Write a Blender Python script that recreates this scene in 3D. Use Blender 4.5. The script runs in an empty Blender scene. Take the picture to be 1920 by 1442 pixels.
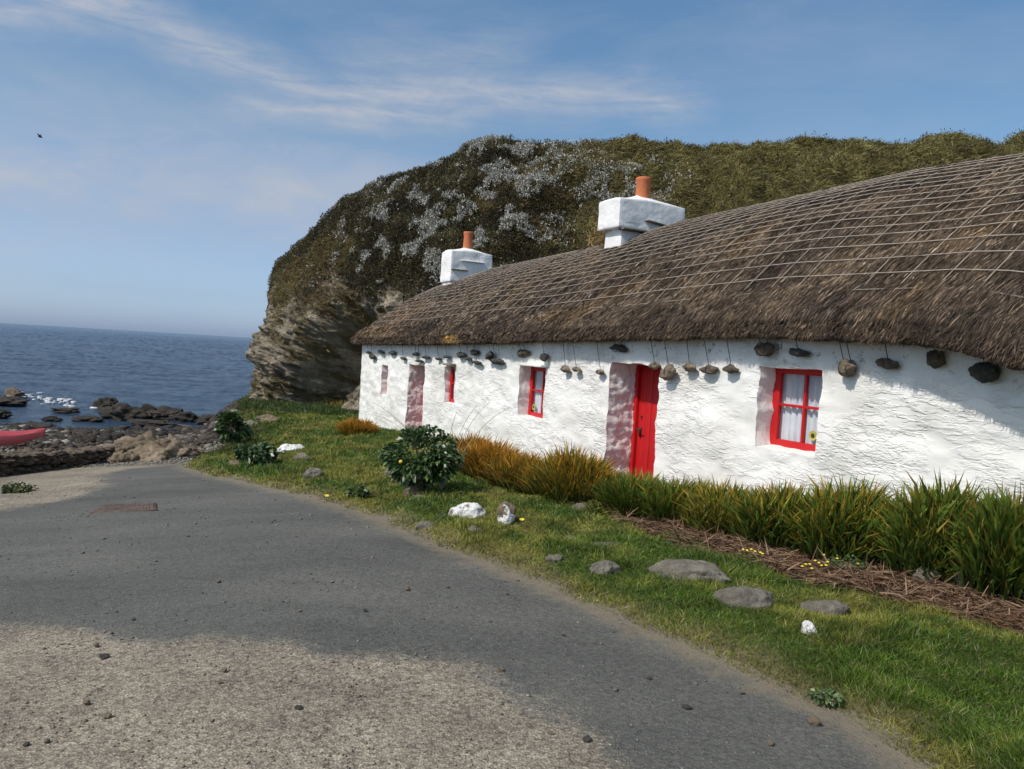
import bpy, bmesh, math, random
import numpy as np
from mathutils import Vector, Matrix, Euler
R = math.radians
rng = np.random.default_rng(7); random.seed(7)
scene = bpy.context.scene; COL = scene.collection

# ------------------------------------------------------------------ camera model (pixels of the 1920 x 1442 photograph -> rays)
F, CX, CY = 1450.0, 960.0, 721.0
EYE = np.array([0.0, 0.0, 1.6])
CAMROT = (Matrix.Rotation(R(90 - 2.34), 3, 'X') @ Matrix.Rotation(R(3.37), 3, 'Z'))
CR = np.array(CAMROT)
def ray(px, py):
    v = CR @ np.array([(px - CX) / F, -(py - CY) / F, -1.0]); return v / np.linalg.norm(v)

# ------------------------------------------------------------------ noise (numpy gradient noise)
_perm = rng.permutation(256); _perm = np.concatenate([_perm, _perm, _perm])
_g = rng.normal(size=(256, 3)); _g /= np.linalg.norm(_g, axis=1)[:, None]
def pn(P):
    P = np.asarray(P, float); i = np.floor(P).astype(int); f = P - i; u = f * f * f * (f * (f * 6 - 15) + 10); i &= 255
    out = 0
    for dx in (0, 1):
        for dy in (0, 1):
            for dz in (0, 1):
                h = _perm[_perm[_perm[(i[:, 0] + dx) & 255] + ((i[:, 1] + dy) & 255)] + ((i[:, 2] + dz) & 255)]
                g = _g[h]; d = f - np.array([dx, dy, dz])
                w = (u[:, 0] if dx else 1 - u[:, 0]) * (u[:, 1] if dy else 1 - u[:, 1]) * (u[:, 2] if dz else 1 - u[:, 2])
                out = out + w * (g * d).sum(1)
    return out * 1.5
def fbm(P, sc=1.0, octv=4, gain=.5, seed=0.0):
    P = np.asarray(P, float) * sc + seed * 17.31; a = 1; o = 0
    for k in range(octv): o = o + a * pn(P); P = P * 2.03 + 5.1; a *= gain
    return o
def ridg(P, sc=1.0, octv=4, seed=0.0):
    P = np.asarray(P, float) * sc + seed * 17.31; a = 1; o = 0
    for k in range(octv): o = o + a * (1 - 2 * np.abs(pn(P))); P = P * 2.1 + 3.7; a *= .5
    return o
def ss(a, b, x):
    t = np.clip((x - a) / (b - a), 0, 1); return t * t * (3 - 2 * t)
def xy3(x, y, z=0): return np.stack([x, y, np.zeros_like(x) + z], -1)

# ------------------------------------------------------------------ mesh helpers
def link(o, parent=None):
    COL.objects.link(o)
    if parent: o.parent = parent
    return o
def tag(o, label=None, cat=None, group=None, kind=None):
    if label: o['label'] = label
    if cat: o['category'] = cat
    if group: o['group'] = group
    if kind: o['kind'] = kind
    return o
def empty(name, loc, rz=0):
    o = bpy.data.objects.new(name, None); o.location = loc; o.rotation_euler = (0, 0, rz); o.empty_display_size = .2
    return link(o)
def mesh_np(name, V, faces, mats, parent=None, smooth=True, col=None, attrs=None, mi=None):
    """faces: list of int arrays (N,k)"""
    me = bpy.data.meshes.new(name); V = np.asarray(V, np.float32)
    faces = [np.asarray(f, np.int32) for f in faces if len(f)]
    me.vertices.add(len(V)); me.vertices.foreach_set('co', V.ravel())
    loops = np.concatenate([f.ravel() for f in faces]); tot = np.concatenate([np.full(len(f), f.shape[1], np.int32) for f in faces])
    st = np.concatenate([[0], np.cumsum(tot)[:-1]]).astype(np.int32)
    me.loops.add(len(loops)); me.loops.foreach_set('vertex_index', loops)
    me.polygons.add(len(tot)); me.polygons.foreach_set('loop_start', st); me.polygons.foreach_set('loop_total', tot)
    if smooth: me.polygons.foreach_set('use_smooth', np.ones(len(tot), bool))
    if mi is not None: me.polygons.foreach_set('material_index', np.asarray(mi, np.int32))
    for m in (mats if isinstance(mats, (list, tuple)) else [mats]): me.materials.append(m)
    if col is not None:
        a = me.color_attributes.new('Col', 'FLOAT_COLOR', 'POINT'); c = np.ones((len(V), 4), np.float32); c[:, :3] = np.clip(col, 0, 1); a.data.foreach_set('color', c.ravel())
    for k, v in (attrs or {}).items():
        a = me.attributes.new(k, 'FLOAT', 'POINT'); a.data.foreach_set('value', np.asarray(v, np.float32))
    me.update(calc_edges=True); me.validate()
    o = bpy.data.objects.new(name, me); return link(o, parent)
def bm_obj(name, bm, mat, parent=None, smooth=False):
    me = bpy.data.meshes.new(name); bm.normal_update(); bm.to_mesh(me); bm.free()
    for m in (mat if isinstance(mat, (list, tuple)) else [mat]): me.materials.append(m)
    if smooth:
        for p in me.polygons: p.use_smooth = True
    return link(bpy.data.objects.new(name, me), parent)
def grid_faces(nu, nv):
    i = np.arange(nu - 1)[:, None] * nv + np.arange(nv - 1)[None, :]; i = i.ravel()
    return np.stack([i, i + nv, i + nv + 1, i + 1], 1)
def unit(v): return v / np.maximum(np.linalg.norm(v, axis=1, keepdims=True), 1e-9)
def blades(name, P, D, L, Wd, bend, c0, c1, mat, parent=None, prof=(1, .8), mid=.5, cmid=None):
    """N blades: P base, D direction, L length, Wd width, bend (N,3) tip offset, colours base/tip"""
    n = len(P); D = unit(D); L = np.asarray(L)[:, None]; Wd = np.asarray(Wd)[:, None]
    S = unit(np.cross(D, unit(rng.normal(size=(n, 3))))) * Wd * .5
    m = P + D * L * mid + bend * mid * mid; t = P + D * L + bend
    V = np.empty((n, 5, 3)); V[:, 0] = P - S * prof[0]; V[:, 1] = P + S * prof[0]; V[:, 2] = m + S * prof[1]; V[:, 3] = m - S * prof[1]; V[:, 4] = t
    b = np.arange(n)[:, None] * 5
    q = b + np.array([[0, 1, 2, 3]]); tr = b + np.array([[3, 2, 4]])
    c0 = np.broadcast_to(c0, (n, 3)); c1 = np.broadcast_to(c1, (n, 3)); cm = (c0 + c1) / 2 if cmid is None else cmid
    C = np.empty((n, 5, 3)); C[:, 0] = C[:, 1] = c0; C[:, 2] = C[:, 3] = cm; C[:, 4] = c1
    return mesh_np(name, V.reshape(-1, 3), [q, tr], mat, parent, False, C.reshape(-1, 3))
def tube_geo(pts, r, k=6, closed=False):
    pts = np.asarray(pts, float); n = len(pts); T = np.gradient(pts, axis=0); T = unit(T)
    up = np.array([0, 0, 1.0]); A = np.cross(T, up); bad = np.linalg.norm(A, axis=1) < .1; A[bad] = np.cross(T[bad], [1, 0, 0]); A = unit(A); B = np.cross(T, A)
    a = np.linspace(0, 2 * np.pi, k, endpoint=False); r = np.broadcast_to(r, (n,))[:, None, None]
    V = pts[:, None] + r * (np.cos(a)[None, :, None] * A[:, None] + np.sin(a)[None, :, None] * B[:, None])
    i = np.arange(n - 1)[:, None] * k; j = np.arange(k)[None]; j2 = (j + 1) % k
    f = np.stack([(i + j).ravel(), (i + j2).ravel(), (i + k + j2).ravel(), (i + k + j).ravel()], 1)
    return V.reshape(-1, 3), f
class MB:
    def __init__(s): s.V = []; s.F = []; s.n = 0; s.C = []
    def add(s, V, F, c=None):
        s.V.append(V); s.F.append(F + s.n); s.n += len(V)
        if c is not None: s.C.append(np.broadcast_to(c, (len(V), 3)))
    def tube(s, pts, r, k=6, c=None): V, f = tube_geo(pts, r, k); s.add(V, f, c)
    def box(s, c0, ax, ay, az):
        c0 = np.asarray(c0, float); ax, ay, az = map(lambda v: np.asarray(v, float), (ax, ay, az))
        V = np.array([c0 + i * ax + j * ay + k * az for i in (-.5, .5) for j in (-.5, .5) for k in (-.5, .5)])
        f = np.array([[0, 1, 3, 2], [4, 6, 7, 5], [0, 4, 5, 1], [2, 3, 7, 6], [0, 2, 6, 4], [1, 5, 7, 3]]); s.add(V, f)
    def build(s, name, mat, parent=None, smooth=True):
        return mesh_np(name, np.concatenate(s.V), [np.concatenate(s.F)], mat, parent, smooth, np.concatenate(s.C) if s.C else None)
_ico = {}
def ico(sub):
    if sub not in _ico:
        bm = bmesh.new(); bmesh.ops.create_icosphere(bm, subdivisions=sub, radius=1); bm.verts.index_update()
        _ico[sub] = (np.array([v.co[:] for v in bm.verts]), np.array([[v.index for v in f.verts] for f in bm.faces])); bm.free()
    return _ico[sub]
def rock_geo(size, seed, sub=4, rough=.22, blocky=.5):
    V, Fc = ico(sub); V = V.copy()
    rr = np.random.default_rng(seed)
    for k in range(int(5 + 8 * blocky)):                                    # cut facets
        d = rr.normal(size=3); d /= np.linalg.norm(d); h = rr.uniform(.62, .92); s = V @ d; V = V - np.outer(np.maximum(s - h, 0) * .85, d)
    V = V * (1 + rough * fbm(V, 1.3, 4, .5, seed * .37)[:, None]); V += unit(V) * (rough * .25 * ridg(V, 3.5, 3, seed * .2))[:, None] * .4
    return V * np.asarray(size) * .5, Fc
def rock(name, loc, size, seed, mat, rz=0, parent=None, tilt=0, sub=4, rough=.22, blocky=.5):
    V, Fc = rock_geo(size, seed, sub, rough, blocky)
    o = mesh_np(name, V, [Fc], mat, parent); o.location = loc; o.rotation_euler = (tilt, tilt * .5, rz); return o
def rbox(d, r, n, amp=0, seed=0, wob=3.0):
    """rounded box geometry, half sizes d"""
    Vs = []; Fs = []; k = 0; d = np.asarray(d, float)
    for ax in range(3):
        for sg in (-1, 1):
            u, v = np.meshgrid(np.linspace(-1, 1, n), np.linspace(-1, 1, n), indexing='ij'); P = np.zeros((n * n, 3))
            a, b = (ax + 1) % 3, (ax + 2) % 3; P[:, ax] = sg; P[:, a] = u.ravel() if sg > 0 else -u.ravel(); P[:, b] = v.ravel(); Vs.append(P * d); Fs.append(grid_faces(n, n) + k); k += n * n
    V = np.concatenate(Vs); inn = np.clip(V, -(d - r), d - r); V = inn + r * unit(V - inn)
    N = unit(V - inn); 
    if amp: V = V + N * (amp * fbm(V, wob, 3, .5, seed))[:, None]
    return V, np.concatenate(Fs)

# ------------------------------------------------------------------ materials
def newmat(name):
    m = bpy.data.materials.new(name); m.use_nodes = True; nt = m.node_tree; b = nt.nodes['Principled BSDF']; return m, nt, b
def N(nt, typ, **kw):
    n = nt.nodes.new(typ)
    for k, v in kw.items():
        if k.startswith('i_'): n.inputs[k[2:].replace('_', ' ')].default_value = v
        else: setattr(n, k, v)
    return n
def ramp(nt, stops, src=None):
    r = nt.nodes.new('ShaderNodeValToRGB'); e = r.color_ramp.elements
    while len(e) < len(stops): e.new(.5)
    for k, (p, c) in enumerate(stops): e[k].position = p; e[k].color = (*c, 1) if len(c) == 3 else c
    if src is not None: nt.links.new(src, r.inputs[0])
    return r
def coords(nt, scale=(1, 1, 1)):
    t = N(nt, 'ShaderNodeTexCoord'); m = N(nt, 'ShaderNodeMapping'); m.inputs['Scale'].default_value = scale
    nt.links.new(t.outputs['Object'], m.inputs[0]); return m.outputs[0]
def noise(nt, vec, sc, det=6, rough=.6): 
    n = N(nt, 'ShaderNodeTexNoise'); n.inputs['Scale'].default_value = sc; n.inputs['Detail'].default_value = det; n.inputs['Roughness'].default_value = rough; nt.links.new(vec, n.inputs['Vector']); return n.outputs['Fac']
def mixc(nt, fac, a, b, mode='MIX'):
    m = N(nt, 'ShaderNodeMix', data_type='RGBA', blend_type=mode)
    for s, v in ((0, fac), (6, a), (7, b)):
        if hasattr(v, 'links') or isinstance(v, bpy.types.NodeSocket): nt.links.new(v, m.inputs[s])
        else: m.inputs[s].default_value = v if s == 0 else (*v, 1)
    return m.outputs[2]
def math_(nt, op, a, b=None, clamp=False):
    m = N(nt, 'ShaderNodeMath', operation=op, use_clamp=clamp)
    for s, v in ((0, a), (1, b)):
        if v is None: continue
        if isinstance(v, bpy.types.NodeSocket): nt.links.new(v, m.inputs[s])
        else: m.inputs[s].default_value = v
    return m.outputs[0]
def bump(nt, h, dist, strength=1, prev=None):
    b = N(nt, 'ShaderNodeBump'); b.inputs['Distance'].default_value = dist; b.inputs['Strength'].default_value = strength; nt.links.new(h, b.inputs['Height'])
    if prev: nt.links.new(prev, b.inputs['Normal'])
    return b.outputs[0]
def noisy_mat(name, c1, c2, sc=3, rough=.9, bd=.01, bsc=20, scale=(1, 1, 1), c3=None, spec=.3, fine=0, finesc=80, metal=0):
    m, nt, b = newmat(name); v = coords(nt, scale); n1 = noise(nt, v, sc)
    r = ramp(nt, [(.3, c1), (.7, c2)] if c3 is None else [(.3, c1), (.52, c2), (.75, c3)], n1); c = r.outputs[0]
    if fine:
        f = ramp(nt, [(.3, (1 - fine,) * 3), (.7, (1 + fine,) * 3)], noise(nt, v, finesc, 3)); c = mixc(nt, 1.0, c, f.outputs[0], 'MULTIPLY')
    nt.links.new(c, b.inputs['Base Color']); b.inputs['Roughness'].default_value = rough; b.inputs['Specular IOR Level'].default_value = spec; b.inputs['Metallic'].default_value = metal
    if bd: nt.links.new(bump(nt, noise(nt, v, bsc, 8, .65), bd), b.inputs['Normal'])
    return m
def leaf_mat(name, rough=.55, trans=.25, spec=.35):
    m, nt, b = newmat(name); a = N(nt, 'ShaderNodeVertexColor', layer_name='Col'); nt.links.new(a.outputs[0], b.inputs['Base Color'])
    b.inputs['Roughness'].default_value = rough; b.inputs['Specular IOR Level'].default_value = spec
    if trans:
        t = N(nt, 'ShaderNodeBsdfTranslucent'); nt.links.new(a.outputs[0], t.inputs[0]); mx = N(nt, 'ShaderNodeMixShader'); mx.inputs[0].default_value = trans
        nt.links.new(b.outputs[0], mx.inputs[1]); nt.links.new(t.outputs[0], mx.inputs[2]); nt.links.new(mx.outputs[0], nt.nodes['Material Output'].inputs[0])
    return m
M = {}
M['leaf'] = leaf_mat('leaf'); M['straw'] = leaf_mat('straw', .8, .05, .2); M['silver'] = leaf_mat('silver', .6, .1)
M['shrub'] = leaf_mat('shrub_leaf', .4, .15, .5)
# whitewash
m, nt, b = newmat('whitewash'); v = coords(nt); a = noise(nt, v, 1.2, 5); c = ramp(nt, [(.32, (.66, .65, .60)), (.45, (.76, .745, .71)), (.6, (.81, .80, .775))], a).outputs[0]
spots = ramp(nt, [(.70, (1, 1, 1)), (.78, (.72, .66, .58))], noise(nt, v, 9, 4)).outputs[0]; c = mixc(nt, .5, c, spots, 'MULTIPLY')
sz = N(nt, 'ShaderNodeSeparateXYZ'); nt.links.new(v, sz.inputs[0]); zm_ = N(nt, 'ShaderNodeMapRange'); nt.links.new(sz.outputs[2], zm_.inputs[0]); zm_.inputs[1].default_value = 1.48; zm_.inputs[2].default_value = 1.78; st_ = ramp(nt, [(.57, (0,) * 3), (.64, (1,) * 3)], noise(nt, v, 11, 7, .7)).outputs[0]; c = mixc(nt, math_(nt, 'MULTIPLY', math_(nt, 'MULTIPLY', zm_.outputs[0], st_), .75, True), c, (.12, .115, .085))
zl_ = N(nt, 'ShaderNodeMapRange'); nt.links.new(sz.outputs[2], zl_.inputs[0]); zl_.inputs[1].default_value = .35; zl_.inputs[2].default_value = -.6; s2_ = ramp(nt, [(.42, (0,) * 3), (.66, (1,) * 3)], noise(nt, v, 3.5, 7, .7)).outputs[0]; c = mixc(nt, math_(nt, 'MULTIPLY', math_(nt, 'MULTIPLY', zl_.outputs[0], s2_), .45, True), c, (.42, .42, .30))
nt.links.new(c, b.inputs['Base Color']); b.inputs['Roughness'].default_value = .75; b.inputs['Specular IOR Level'].default_value = .25
v2 = coords(nt, (1, 1, 3.2)); n1 = noise(nt, v2, 4.5, 6, .6); n2 = noise(nt, v, 40, 5, .7)
wv = ramp(nt, [(.42, (0,) * 3), (.5, (1,) * 3), (.58, (.15,) * 3)], noise(nt, v2, 3.0, 5, .62)).outputs[0]
msk = ramp(nt, [(.42, (.03,) * 3), (.60, (1,) * 3)], noise(nt, v, 1.3, 4)).outputs[0]; b1 = bump(nt, n1, .022, .16); hw_ = math_(nt, 'MULTIPLY', wv, msk); b2 = bump(nt, hw_, .014, .8, b1); nt.links.new(bump(nt, n2, .003, .5, b2), b.inputs['Normal']); M['white'] = m
M['chimwhite'] = noisy_mat('chimney_whitewash', (.72, .71, .69), (.82, .82, .82), 3, .8, .012, 14)
# pinkish reveal plaster
m, nt, b = newmat('reveal_plaster'); v = coords(nt); c = ramp(nt, [(.36, (.84, .73, .68)), (.47, (.87, .81, .77)), (.55, (.88, .87, .84))], noise(nt, v, 4, 8, .65)).outputs[0]
nt.links.new(c, b.inputs['Base Color']); b.inputs['Roughness'].default_value = .85; nt.links.new(bump(nt, noise(nt, v, 14, 8, .7), .03), b.inputs['Normal']); M['pink'] = m
m, nt, b = newmat('window_reveal_plaster'); v = coords(nt); c = ramp(nt, [(.36, (.80, .75, .72)), (.6, (.86, .84, .82))], noise(nt, v, 5, 6)).outputs[0]
nt.links.new(c, b.inputs['Base Color']); b.inputs['Roughness'].default_value = .85; nt.links.new(bump(nt, noise(nt, v, 20, 8, .7), .015), b.inputs['Normal']); M['reveal'] = m
M['red'] = noisy_mat('red_paint', (.43, .006, .008), (.50, .012, .014), 4, .42, .002, 30, spec=.4)
M['doorred'] = noisy_mat('door_red_paint', (.40, .006, .008), (.49, .012, .014), 5, .5, .003, 25, (6, 6, 1), spec=.35)
M['iron'] = noisy_mat('black_iron', (.02, .02, .02), (.05, .045, .04), 20, .5, .001, 60)
M['curtain'] = noisy_mat('curtain_cloth', (.52, .55, .60), (.64, .66, .70), 6, .9, .002, 80)
M['terracotta'] = noisy_mat('terracotta', (.42, .12, .05), (.55, .18, .08), 8, .85, .003, 40)
M['thatch'] = noisy_mat('thatch', (.020, .015, .012), (.06, .045, .034), 5, 1, .04, 22, (1, 1, 1), (.10, .075, .05), .1)
M['rope'] = noisy_mat('rope', (.26, .22, .18), (.46, .40, .33), 10, .95, .001, 120)
M['sunpetal'] = noisy_mat('faded_yellow_petal', (.40, .36, .08), (.52, .47, .12), 30, .6, 0)
M['darkrope'] = noisy_mat('dark_rope', (.05, .05, .045), (.11, .10, .09), 10, .95, 0)
m, nt, b = newmat('glass'); b.inputs['Base Color'].default_value = (.6, .66, .7, 1); b.inputs['Roughness'].default_value = .03
tr = N(nt, 'ShaderNodeBsdfTransparent'); gl = N(nt, 'ShaderNodeBsdfGlossy'); gl.inputs['Roughness'].default_value = .03; fr = N(nt, 'ShaderNodeLayerWeight'); fr.inputs[0].default_value = .5
fa = math_(nt, 'ADD', math_(nt, 'MULTIPLY', math_(nt, 'POWER', fr.outputs['Facing'], 4.0), .8), .07, True); mx = N(nt, 'ShaderNodeMixShader'); nt.links.new(fa, mx.inputs[0]); nt.links.new(tr.outputs[0], mx.inputs[1]); nt.links.new(gl.outputs[0], mx.inputs[2]); nt.links.new(mx.outputs[0], nt.nodes['Material Output'].inputs[0]); M['glass'] = m
M['yellow'] = noisy_mat('yellow_petal', (.62, .46, .03), (.72, .58, .05), 30, .6, 0)
M['dark'] = noisy_mat('dark_centre_room_shade', (.03, .02, .01), (.06, .04, .02), 30, .8, 0)
def stone_mat(name, c1, c2, c3, sc=6):
    m, nt, b = newmat(name); v = coords(nt); c = ramp(nt, [(.3, c1), (.5, c2), (.68, c3)], noise(nt, v, sc, 8, .65)).outputs[0]
    lich = ramp(nt, [(.62, (1, 1, 1)), (.7, (1.6, 1.55, 1.4))], noise(nt, v, sc * 4, 4)).outputs[0]; c = mixc(nt, .6, c, lich, 'MULTIPLY')
    nt.links.new(c, b.inputs['Base Color']); b.inputs['Roughness'].default_value = .9; nt.links.new(bump(nt, noise(nt, v, sc * 3, 10, .7), .05), b.inputs['Normal']); return m
M['stone'] = stone_mat('grey_stone', (.10, .088, .07), (.19, .17, .135), (.29, .265, .22))
M['brownstone'] = stone_mat('brown_stone', (.06, .045, .032), (.12, .09, .065), (.2, .16, .115), 9)
M['darkstone'] = stone_mat('dark_stone', (.035, .032, .028), (.065, .06, .052), (.12, .11, .09), 9)
M['tanstone'] = stone_mat('tan_stone', (.07, .052, .034), (.17, .13, .085), (.30, .24, .165), 3)
M['wetstone'] = stone_mat('wet_dark_rock', (.010, .009, .007), (.022, .018, .014), (.06, .045, .03), 3)
m, nt, b = newmat('whitewashed_stone'); v = coords(nt); c = ramp(nt, [(.38, (.18, .16, .13)), (.46, (.78, .77, .75))], noise(nt, v, 9, 6, .6)).outputs[0]
nt.links.new(c, b.inputs['Base Color']); b.inputs['Roughness'].default_value = .85; nt.links.new(bump(nt, noise(nt, v, 22, 8, .7), .04), b.inputs['Normal']); M['whitestone'] = m
M['rust'] = noisy_mat('rusty_iron', (.05, .036, .031), (.10, .072, .060), 14, .85, .006, 50, c3=(.17, .125, .11))
M['wood'] = noisy_mat('bark', (.10, .08, .055), (.22, .18, .13), 14, .9, .01, 40)
M['kayak'] = noisy_mat('red_plastic', (.30, .03, .045), (.38, .045, .06), 2, .45, 0, spec=.4)
M['kayak_sunlit'] = noisy_mat('sunlit_red_plastic', (.50, .10, .12), (.58, .14, .16), 2, .5, 0, spec=.4)  # pink paints sunlight onto the lower side of the red kayak
M['bird'] = noisy_mat('dark_feather', (.03, .03, .035), (.07, .07, .08), 8, .8, 0)
# ground with vertex colour
m, nt, b = newmat('ground_soil'); v = coords(nt); a = N(nt, 'ShaderNodeVertexColor', layer_name='Col')
f = ramp(nt, [(.25, (.45,) * 3), (.5, (1,) * 3), (.75, (1.5,) * 3)], noise(nt, v, 22, 8, .75)).outputs[0]; c = mixc(nt, .8, a.outputs[0], f, 'MULTIPLY')
nt.links.new(c, b.inputs['Base Color']); b.inputs['Roughness'].default_value = .95; b.inputs['Specular IOR Level'].default_value = .15; nt.links.new(bump(nt, noise(nt, v, 16, 10, .75), .04), b.inputs['Normal']); M['ground'] = m
# road
m, nt, b = newmat('worn_asphalt'); v = coords(nt); at = N(nt, 'ShaderNodeAttribute', attribute_name='patch')
pm = math_(nt, 'ADD', at.outputs['Fac'], math_(nt, 'MULTIPLY', math_(nt, 'SUBTRACT', noise(nt, v, 1.6, 10, .72), .5), 1.5)); pm = math_(nt, 'ADD', pm, math_(nt, 'MULTIPLY', math_(nt, 'SUBTRACT', noise(nt, v, 60, 4, .7), .5), .8)); pmr = ramp(nt, [(.36, (0,) * 3), (.66, (1,) * 3)], pm).outputs[0]
as1 = ramp(nt, [(.3, (.088, .088, .082)), (.5, (.112, .112, .103)), (.72, (.146, .144, .131))], noise(nt, coords(nt, (.5, 1.5, 1)), .9, 8, .6)).outputs[0]
be1 = ramp(nt, [(.3, (.175, .155, .125)), (.48, (.27, .238, .185)), (.7, (.36, .318, .25))], noise(nt, v, 1.3, 8, .6)).outputs[0]
vo = N(nt, 'ShaderNodeTexVoronoi'); vo.inputs['Scale'].default_value = 85; nt.links.new(v, vo.inputs['Vector'])
vr = N(nt, 'ShaderNodeSeparateColor'); nt.links.new(vo.outputs['Color'], vr.inputs[0])
agg = ramp(nt, [(.0, (.55,) * 3), (.5, (1,) * 3), (1, (1.55,) * 3)], vr.outputs[0]).outputs[0]
crk = ramp(nt, [(.30, (1,) * 3), (.62, (.30,) * 3)], vo.outputs['Distance']).outputs[0]
bigs = ramp(nt, [(.36, (.35,) * 3), (.5, (1,) * 3), (.7, (1.25,) * 3)], noise(nt, v, 32, 6, .75)).outputs[0]
bec = mixc(nt, .75, be1, agg, 'MULTIPLY'); bec = mixc(nt, .32, bec, crk, 'MULTIPLY'); bec = mixc(nt, .6, bec, ramp(nt, [(.35, (.5,) * 3), (.5, (1,) * 3), (.65, (1.4,) * 3)], noise(nt, v, 130, 4, .8)).outputs[0], 'MULTIPLY'); bec = mixc(nt, .9, bec, bigs, 'MULTIPLY')
asc = mixc(nt, .45, as1, agg, 'MULTIPLY'); asc = mixc(nt, .15, asc, crk, 'MULTIPLY'); asc = mixc(nt, .45, asc, bigs, 'MULTIPLY')
at2 = N(nt, 'ShaderNodeAttribute', attribute_name='dust'); dm = ramp(nt, [(.45, (0,) * 3), (.9, (1,) * 3)], math_(nt, 'ADD', at2.outputs['Fac'], math_(nt, 'MULTIPLY', math_(nt, 'SUBTRACT', noise(nt, v, 7, 8, .7), .5), 1.3))).outputs[0]
asc = mixc(nt, math_(nt, 'MULTIPLY', dm, .75), asc, (.21, .175, .12))
nt.links.new(mixc(nt, pmr, asc, bec), b.inputs['Base Color']); b.inputs['Roughness'].default_value = .9; b.inputs['Specular IOR Level'].default_value = .2
bh = mixc(nt, .5, vo.outputs['Distance'], noise(nt, v, 38, 8, .75)); bb = bump(nt, noise(nt, v, 9, 6, .6), .03, .5); b3 = N(nt, 'ShaderNodeBump'); b3.inputs['Distance'].default_value = .012; b3.inputs['Strength'].default_value = .8; nt.links.new(bh, b3.inputs['Height']); nt.links.new(bb, b3.inputs['Normal']); nt.links.new(b3.outputs[0], b.inputs['Normal']); M['road'] = m
# hill
m, nt, b = newmat('hill_surface'); v = coords(nt); a = N(nt, 'ShaderNodeVertexColor', layer_name='Col')
f = ramp(nt, [(.3, (.35,) * 3), (.5, (1,) * 3), (.72, (1.6,) * 3)], noise(nt, v, 5, 10, .75)).outputs[0]; c = mixc(nt, .8, a.outputs[0], f, 'MULTIPLY')
lich = ramp(nt, [(.63, (0,) * 3), (.69, (1,) * 3)], noise(nt, v, 7, 6, .7)).outputs[0]; rk = N(nt, 'ShaderNodeAttribute', attribute_name='rock'); lf = math_(nt, 'MULTIPLY', math_(nt, 'MULTIPLY', lich, rk.outputs['Fac']), .6); c = mixc(nt, lf, c, (.32, .30, .25))
nt.links.new(c, b.inputs['Base Color']); b.inputs['Roughness'].default_value = .95; b.inputs['Specular IOR Level'].default_value = .15
tl = N(nt, 'ShaderNodeMapping'); tc = N(nt, 'ShaderNodeTexCoord'); tl.inputs['Rotation'].default_value = (0, .35, 0); tl.inputs['Scale'].default_value = (.6, .6, 3.5); nt.links.new(tc.outputs['Object'], tl.inputs[0])
wn = N(nt, 'ShaderNodeMix', data_type='VECTOR'); wn.inputs[0].default_value = .25; nt.links.new(tl.outputs[0], wn.inputs[4]); nz3 = N(nt, 'ShaderNodeTexNoise'); nz3.inputs['Scale'].default_value = 1.3; nt.links.new(v, nz3.inputs['Vector']); nt.links.new(nz3.outputs['Color'], wn.inputs[5]); vo = N(nt, 'ShaderNodeTexVoronoi', feature='DISTANCE_TO_EDGE'); vo.inputs['Scale'].default_value = 1.9; nt.links.new(wn.outputs[1], vo.inputs['Vector']); ck = ramp(nt, [(0, (0,) * 3), (.12, (1,) * 3)], vo.outputs['Distance']).outputs[0]
b0 = bump(nt, ck, .10, 1.0); b1 = bump(nt, noise(nt, tl.outputs[0], 2.2, 12, .75), .5, 1.0, b0); nt.links.new(bump(nt, noise(nt, v, 9, 10, .75), .12, .9, b1), b.inputs['Normal']); M['hill'] = m
# sea
m, nt, b = newmat('sea_water'); 
tcx = N(nt, 'ShaderNodeTexCoord'); mp = N(nt, 'ShaderNodeMapping'); mp.inputs['Scale'].default_value = (.35, 1, 1); mp.inputs['Rotation'].default_value = (0, 0, R(-6)); nt.links.new(tcx.outputs['Object'], mp.inputs[0])
w1 = noise(nt, mp.outputs[0], .5, 8, .7); w2 = noise(nt, mp.outputs[0], 1.6, 6, .6); w3 = noise(nt, mp.outputs[0], .03, 4, .5)
c = ramp(nt, [(.35, (.022, .054, .105)), (.65, (.036, .082, .145))], w3).outputs[0]; nt.links.new(c, b.inputs['Base Color']); b.inputs['Roughness'].default_value = .22; b.inputs['IOR'].default_value = 1.33
b1 = bump(nt, w1, 1.4, 1.0); nt.links.new(bump(nt, w2, .35, .8, b1), b.inputs['Normal']); M['sea'] = m
M['foam'] = noisy_mat('foam', (.45, .47, .5), (.62, .64, .66), 3, .9, 0)

# ------------------------------------------------------------------ site: the wall line of the cottage and the lie of the land
C0 = np.array([-4.45, 22.7]); PHI = R(26.4)
AN = np.array([math.sin(PHI), -math.cos(PHI)])      # along the front wall towards the near end
NI = np.array([math.cos(PHI), math.sin(PHI)])       # into the house
def W(s, q, z):                                      # s along, q outward, z up (world)
    s = np.asarray(s, float); p = C0 + s[..., None] * AN - np.asarray(q, float)[..., None] * NI
    return np.concatenate([p, np.broadcast_to(z, p.shape[:-1])[..., None]], -1)
def SQ(x, y):
    dx = np.asarray(x) - C0[0]; dy = np.asarray(y) - C0[1]; return dx * AN[0] + dy * AN[1], -(dx * NI[0] + dy * NI[1])
def wallpt(px, py, q=0.0):                            # ray against the vertical plane q
    d = ray(px, py); p0 = C0 - q * NI; t = ((p0 - EYE[:2]) @ NI) / (d[:2] @ NI); P = EYE + t * d
    return float((P[:2] - C0) @ AN), float(P[2])
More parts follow.
